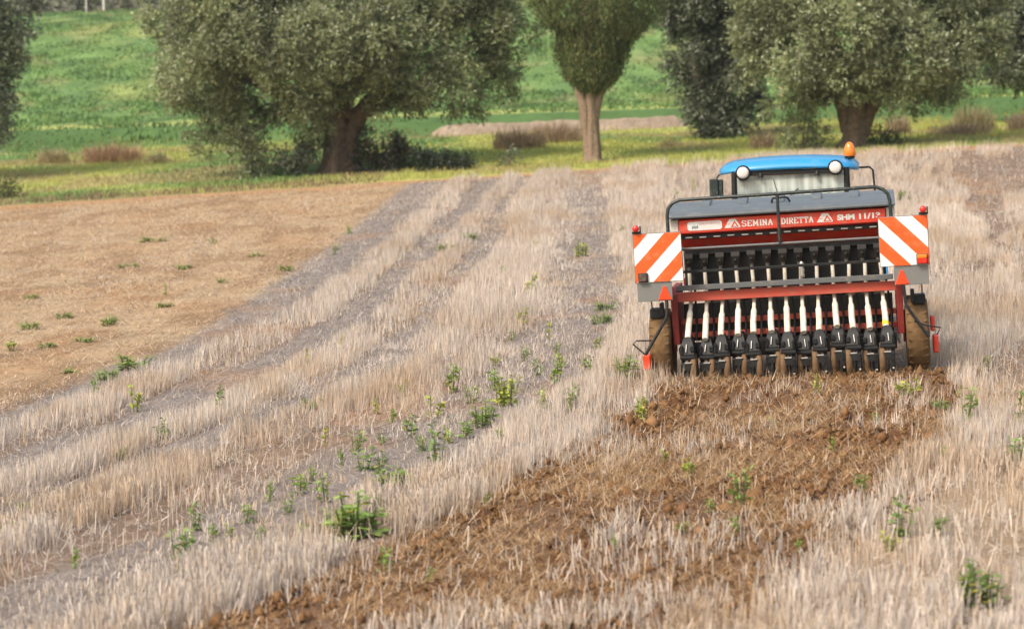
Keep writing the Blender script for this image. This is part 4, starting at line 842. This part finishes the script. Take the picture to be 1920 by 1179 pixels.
# roof: rounded shell, local y measured from the rear axle line
def roof():
    nu, nv = 28, 20; vs = []; cx = -.03; hw = .81; y0, y1 = -.72, .95
    def pt(i, j, top):
        a = -1+2*i/nu; b = -1+2*j/nv
        k = (abs(a)**5+abs(b)**5)**.2; mxx = max(abs(a), abs(b), 1e-6); s = mxx/k if k > 0 else 1
        a2, b2 = a*s, b*s; e = max(abs(a2)**5+abs(b2)**5, 0)
        z = 2.245-.055*abs(a2)**2.2-.03*abs(b2)**2-.07*min(1, e)**3 if top else 2.105-.055*abs(a2)**4+.012*(1-min(1, e))
        return (cx+a2*hw, (y0+y1)/2+b2*(y1-y0)/2, z)
    top = [pt(i, j, True) for i in range(nu+1) for j in range(nv+1)]; bot = [pt(i, j, False) for i in range(nu+1) for j in range(nv+1)]
    n = nv+1; mb = MB()
    q = [(i*n+j, (i+1)*n+j, (i+1)*n+j+1, i*n+j+1) for i in range(nu) for j in range(nv)]
    ring = [i*n for i in range(nu+1)]+[nu*n+j for j in range(1, nv+1)]+[i*n+nv for i in range(nu-1, -1, -1)]+[j for j in range(nv-1, 0, -1)]
    m = len(top); fs = q+[tuple(k+m for k in f[::-1]) for f in q]+[(ring[k], ring[(k+1) % len(ring)], ring[(k+1) % len(ring)]+m, ring[k]+m) for k in range(len(ring))]
    mb.add(top+bot, fs, True); return tp_(mb, 'cab_roof', 'blue', None, 0)
rf = roof()
tp_(MB().box(-.60, .56, -.70, -.66, 2.045, 2.10), 'roof_trim', 'black', rf)
for x, z in ((-.54, 2.085), (.51, 2.105)):
    h = tp_(MB().lathe([(0, .082), (-.05, .088), (-.075, .080), (-.08, .07)], (x, -.67, z), 'Y', 20), 'work_light', 'black', None, 0)
    MB().lathe([(-.081, .068), (-.096, .064), (-.104, .045), (-.107, .015)], (x, -.67, z), 'Y', 20).build('lens', M['lamp_glass'], h)
    MB().tube([(x, -.66, z+.05), (x, -.6, z+.06)], .015, 6).build('bracket', M['black'], h)
for x in (-.34, .30): tp_(MB().lathe([(0, .03), (.02, .028), (.045, .02), (.06, .008)], (x, -.70, 2.02), 'Z', 10), 'roof_sensor', 'black', None, 0)
b = tp_(MB().lathe([(0, .05), (.02, .06), (.035, .055)], (.675, -.35, 2.185), 'Z', 16), 'beacon_base', 'black', None, 0)
MB().lathe([(.036, .066), (.045, .070), (.09, .068), (.14, .057), (.18, .036), (.196, .012)], (.675, -.35, 2.185), 'Z', 20).build('beacon_lens', M['beacon'], b)
# cab
for x in (-.655, .64):
    tp_(MB().tube([(x, -.66, 1.05), (x*.995, -.66, 1.6), (x*.985, -.64, 2.10)], .034, 8), 'rear_post', 'black', None, 0); tp_(MB().tube([(x*1.02, .78, .95), (x*.96, .70, 2.12)], .03, 8), 'front_post', 'black', None, 0)
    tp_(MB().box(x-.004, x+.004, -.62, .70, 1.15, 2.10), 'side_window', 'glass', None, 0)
    tp_(MB().tube([(x*1.04, .05, 1.0), (x*1.0, .05, 2.1)], .025, 8), 'door_post', 'black', None, 0)
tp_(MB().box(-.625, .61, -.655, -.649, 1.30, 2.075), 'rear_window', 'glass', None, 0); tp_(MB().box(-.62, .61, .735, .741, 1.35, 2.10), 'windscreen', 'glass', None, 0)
tp_(MB().tube([(.08, -.668, 1.88), (-.12, -.668, 1.70)], .006, 6).tube([(-.12, -.668, 1.70), (-.2, -.668, 2.0)], .004, 6), 'rear_wiper', 'black', None, 0)
tp_(MB().box(-.70, .68, -.62, .78, .78, 1.08), 'cab_floor', 'black')
st = tp_(MB().box(-.26, .22, -.25, .25, 1.08, 1.22), 'seat', 'seat', None, .03); MB().box(-.24, .20, -.33, -.22, 1.2, 1.62).build('backrest', M['seat'], st, .04)
tp_(MB().lathe([(0, .17), (.025, .185), (.05, .17)], (-.02, .42, 1.52), 'Z', 24).tube([(-.02, .42, 1.5), (-.02, .62, 1.1)], .03, 8), 'steering_wheel', 'black', None, 0)
tp_(MB().box(.36, .47, -.42, -.30, 1.80, 1.97).tube([(.415, -.36, 1.8), (.43, -.36, 1.1)], .018, 8).box(.33, .52, -.45, .2, 1.1, 1.35), 'control_console', 'black', None, .02)
# mirrors
tp_(MB().tube([(-.80, .5, 2.06), (-.90, .62, 2.03), (-.93, .64, 1.99)], .011, 6).box(-1.02, -.91, .60, .66, 1.765, 1.985).box(-.912, -.855, .615, .67, 1.775, 1.975), 'mirror', 'blackgreen', None, .012)
tp_(MB().tube([(.72, .55, 2.055), (.90, .60, 2.055), (.94, .6, 2.02), (.955, .6, 1.80), (.955, .6, 1.58), (.80, .6, 1.5)], .0125, 8), 'mirror_arm', 'black', None, 0)
# body
tp_(MB().prism_x([(.80, .75), (.80, 1.42), (1.3, 1.40), (2.25, 1.25), (2.4, 1.05), (2.38, .70)], -.34, .32), 'bonnet', 'blue', None, .04)
tp_(MB().box(-.24, .22, -.55, 2.2, .45, .80).box(-.32, .30, -.6, .1, .35, .85), 'chassis', 'black')
tp_(MB().tube([(.42, .95, 1.1), (.42, .95, 2.0), (.45, .92, 2.12)], .045, 10), 'exhaust', 'black', None, 0)
for sx in (-1, 1):
    fd = []
    for k in range(9):
        a = math.pi*(.05+.72*k/8); fd.append((-math.cos(a)*.80, .68+math.sin(a)*.80))
    poly = fd+[(y*.955, .68+(z-.68)*.955) for y, z in fd[::-1]]
    tp_(MB().prism_x(poly, sx*.83-.24, sx*.83+.24), 'fender', 'blue', None, .01)
    def tyre(r, wd, x, y, lugs, name):
        mb = MB(); hw = wd/2
        mb.lathe([(-hw*.8, r*.52), (-hw, r*.68), (-hw*.98, r*.86), (-hw*.75, r*.94), (0, r*.955), (hw*.75, r*.94), (hw*.98, r*.86), (hw, r*.68), (hw*.8, r*.52)], (x, y, r-.02), 'X', 44)
        for k in range(lugs):
            for s2 in (-1, 1):
                Mt = Matrix.Translation((x, y, r-.02)) @ Matrix.Rotation(2*math.pi*(k+.25*(s2 > 0)*2)/lugs, 4, 'X') @ Matrix.Rotation(s2*.6, 4, 'Z')
                mb.box(min(0, s2*hw*1.1), max(0, s2*hw*1.1), -.025, .025, r*.90, r*1.0, Mt)
        o = mb.build(name, M['rubber'], tractor)
        MB().lathe([(-hw*.5, .1), (-hw*.75, r*.5), (-hw*.8, r*.54), (hw*.8, r*.54), (hw*.75, r*.5), (hw*.5, .1)], (x, y, r-.02), 'X', 28).build('rim', M['cream'], o)
    tyre(.68, .44, sx*.80, 0, 20, 'rear_wheel'); tyre(.47, .32, sx*.72, 1.95, 18, 'front_wheel')
    tp_(MB().tube([(sx*.30, -.45, .50), (sx*.38, -1.2, .52), (sx*.40, -1.85, .60)], .035, 8), 'lift_arm', 'black', None, 0)
tp_(MB().tube([(-.02, -.5, .95), (-.02, -1.3, 1.2), (-.01, -2.0, 1.24)], .03, 8), 'top_link', 'black', None, 0)
tp_(MB().tube([(-.75, 0, .66), (.75, 0, .66)], .09, 12).tube([(-.7, 1.95, .45), (.7, 1.95, .45)], .07, 12), 'axle', 'black', None, 0)

# ------------------------------------------------------------------ weeds
TONES = (np.array(((.19, .29, .075), (.235, .335, .085), (.155, .245, .065))), np.array(((.25, .37, .075), (.30, .42, .09), (.19, .30, .065))), np.array(((.44, .49, .075), (.55, .54, .085), (.32, .40, .065))))
def weed_mesh(kind, tone, leaves):
    V = []; F = []; C_ = []; sb = MB(); nst = 1 if kind == 0 else (4 if kind == 1 else 11)
    tips = []
    for i in range(nst):
        a = rng.uniform(0, 6.28); q = 0.06 if nst == 1 else rng.uniform(.12, .46); hh = 1. if i == 0 else rng.uniform(.55, .95)
        bq = .75 if kind == 2 else .3; p0 = Vector((q*bq*math.cos(a), q*bq*math.sin(a), -.1)); p1 = Vector((q*.8*math.cos(a), q*.8*math.sin(a), hh*.5)); p2 = Vector((q*math.cos(a), q*math.sin(a), hh*.92))
        sb.tube([(0, 0, -.2), p0, p1, p2], [.025, .022, .016, .008], 5); tips.append((p0, p1, p2))
    n = 0
    for k in range(leaves):
        p0, p1, p2 = tips[k % nst]; t = rng.random()**.7*1.0 if kind != 2 else rng.random()
        c = (p0.lerp(p1, t*2) if t < .5 else p1.lerp(p2, t*2-1)); a = rng.uniform(0, 6.28); el = rng.uniform(-.25, .75)
        ax = Vector((math.cos(a)*math.cos(el), math.sin(a)*math.cos(el), math.sin(el))); sd = ax.cross(Vector((0, 0, 1))).normalized(); up = sd.cross(ax)
        L = rng.uniform(.15, .28)*(1.15-.45*t)*(.68 if kind == 2 else 1); Wd = L*rng.uniform(.32, .5); b = c+ax*L*.35; roll = rng.uniform(-.5, .5); sd = sd*math.cos(roll)+up*math.sin(roll); up = sd.cross(ax)
        sb.tube([c, b], [.007, .005], 3, False)
        pts = [b, b+ax*L*.35+sd*Wd+up*L*.08, b+ax*L*.75+sd*Wd*.8+up*L*.05, b+ax*L*1.1-up*L*.14, b+ax*L*.75-sd*Wd*.8+up*L*.05, b+ax*L*.35-sd*Wd+up*L*.08, b+ax*L*.55-up*L*.03]
        V += [tuple(p) for p in pts]; F += [(n, n+1, n+6), (n+1, n+2, n+6), (n+2, n+3, n+6), (n+3, n+4, n+6), (n+4, n+5, n+6), (n+5, n, n+6)]
        cc = TONES[tone][rng.integers(3)]*(1+rng.normal(0, .15)); 
        if rng.random() < .12: cc = np.array((.34, .31, .06))
        C_ += [np.clip(cc, .01, .6)]*7; n += 7
    me = arr_mesh('foliage', np.array(V), np.array(F), np.array(C_)); me.materials.append(M['weed'])
    sm = sb.mesh('stem'); a = sm.color_attributes.new('Col', 'FLOAT_COLOR', 'POINT'); a.data.foreach_set('color', np.tile(np.array((.14, .19, .05, 1), np.float32), len(sm.vertices))); sm.materials.append(M['weed'])
    return me, sm
WM = {(k, t, v): weed_mesh(k, t, (26, 46, 150)[k]) for k in range(3) for t in range(3) for v in range(3)}
SPECIAL = {0: 'tall dark green weed in the bottom right corner', 1: 'dark leafy weed on the tan gap right of the drilled strip', 2: 'yellow green weed just below the dark weed by the tan gap', 4: 'upright two tiered green weed in the middle of the drilled strip', 5: 'small bright weed in the drilled strip below the left wheel',
    8: 'light green weed just behind the right wheel of the drill', 9: 'upright green weed in stubble right of the drilled strip', 10: 'green weed at the right edge of the picture', 11: 'dark green weed at the right edge above another weed', 12: 'yellow green weed beside the left edge of the drilled strip',
    16: 'pale green weed in the near stubble at bottom centre', 18: 'largest spreading clump of dark green weeds in the near stubble', 19: 'wide low bluish green weed right above the largest clump', 21: 'rounded green weed in the near stubble at lower left', 22: 'dark two leaved weed above the rounded weed at lower left',
    34: 'tall dense dark green weed in the weedy lane at centre', 36: 'wide green weed between dense dark weed and yellow weed', 37: 'bushy yellow green weed at the top of the weedy lane', 38: 'green weed just left of the bushy yellow green weed', 47: 'bushy weed standing left of the left drill wheel',
    52: 'yellow leaved weed in the stubble left of the warning board', 53: 'round yellow green weed up the slope left of the drill', 66: 'long low green tuft where tan ground meets the stubble', 69: 'yellow topped weed on the first stubble strip at left', 70: 'dark upright weed in the left stubble strips', 71: 'small dark weed below the dark upright weed at left', 65: 'bright green weed at the left edge of the tan ground', 80: 'tall thin yellowish weed left of the tractor mirror'}
ranked = {}
for i, (x, y, h, wd, tone) in enumerate(WEEDS):
    s = float(srow(x, y)); low = h < .55*wd; kind = 2 if wd > .24 or low else (1 if wd > .6*h else 0)
    root = empty('low_weed' if low else 'leafy_weed', (x, y, gz1(x, y)), (0, 0, rng.uniform(0, 6.28)))
    if s < -5.4: h *= .7; wd *= .85
    root.scale = (wd*1.22, wd*1.22, h*(1.0 if kind == 2 else 1.25)+.02)
    if i in SPECIAL: lab, grp = SPECIAL[i], 'weeds in the field'
    else:
        if s < -5.4: reg, grp = 'on the tan ground at left', 'weeds on the tan ground'
        elif y < 22.2 and 1.4 < s < 4.4: reg, grp = 'in the drilled strip', 'weeds in the drilled strip'
        elif s >= 1.4: reg, grp = 'in stubble right of the drill', 'weeds right of the drilled strip'
        elif y < 16.5: reg, grp = 'in the near stubble at left', 'weeds in the near stubble'
        elif y < 23.5 and s > -2: reg, grp = 'in the weedy lane', 'weeds in the weedy lane'
        else: reg, grp = 'in the far left stubble strips', 'weeds in the left stubble strips'
        lab = ('dark green', 'mid green', 'yellow green')[tone]+' '+('upright', 'bushy', 'low spreading')[kind]+' weed '+reg; ranked.setdefault(lab, []).append((y, root))
    tag(root, lab, 'weed', grp)
    fm, sm = WM[(kind, 1 if i in (18, 89) else tone, i % 3)]
    for nm, me in (('foliage', fm), ('stem', sm)):
        o = bpy.data.objects.new(nm, me); COL.objects.link(o); o.parent = root
ORD = ['nearest', 'second nearest', 'third nearest', 'fourth nearest', 'fifth nearest', 'sixth nearest', 'seventh nearest', 'eighth nearest', 'ninth nearest', 'tenth nearest', 'eleventh nearest', 'twelfth nearest', 'thirteenth nearest', 'fourteenth nearest', 'fifteenth nearest']
for lab, L in ranked.items():
    L.sort(key=lambda q: q[0])
    for k, (yy, root) in enumerate(L): root['label'] = lab if len(L) == 1 else lab+', '+ORD[min(k, 14)]+' of these'

# ------------------------------------------------------------------ air
def haze():
    m, t = newmat('haze_air'); o = t.nodes.new('ShaderNodeOutputMaterial'); v = t.nodes.new('ShaderNodeVolumePrincipled')
    v.inputs['Color'].default_value = (.93, .95, .97, 1); v.inputs['Density'].default_value = .00025; v.inputs['Anisotropy'].default_value = .2
    t.links.new(v.outputs[0], o.inputs['Volume'])
    tag(MB().box(-440, 440, -100, 720, -5, 20).build('haze', m), 'thin pale haze hanging over the field and the hill', 'haze', kind='stuff')
haze()
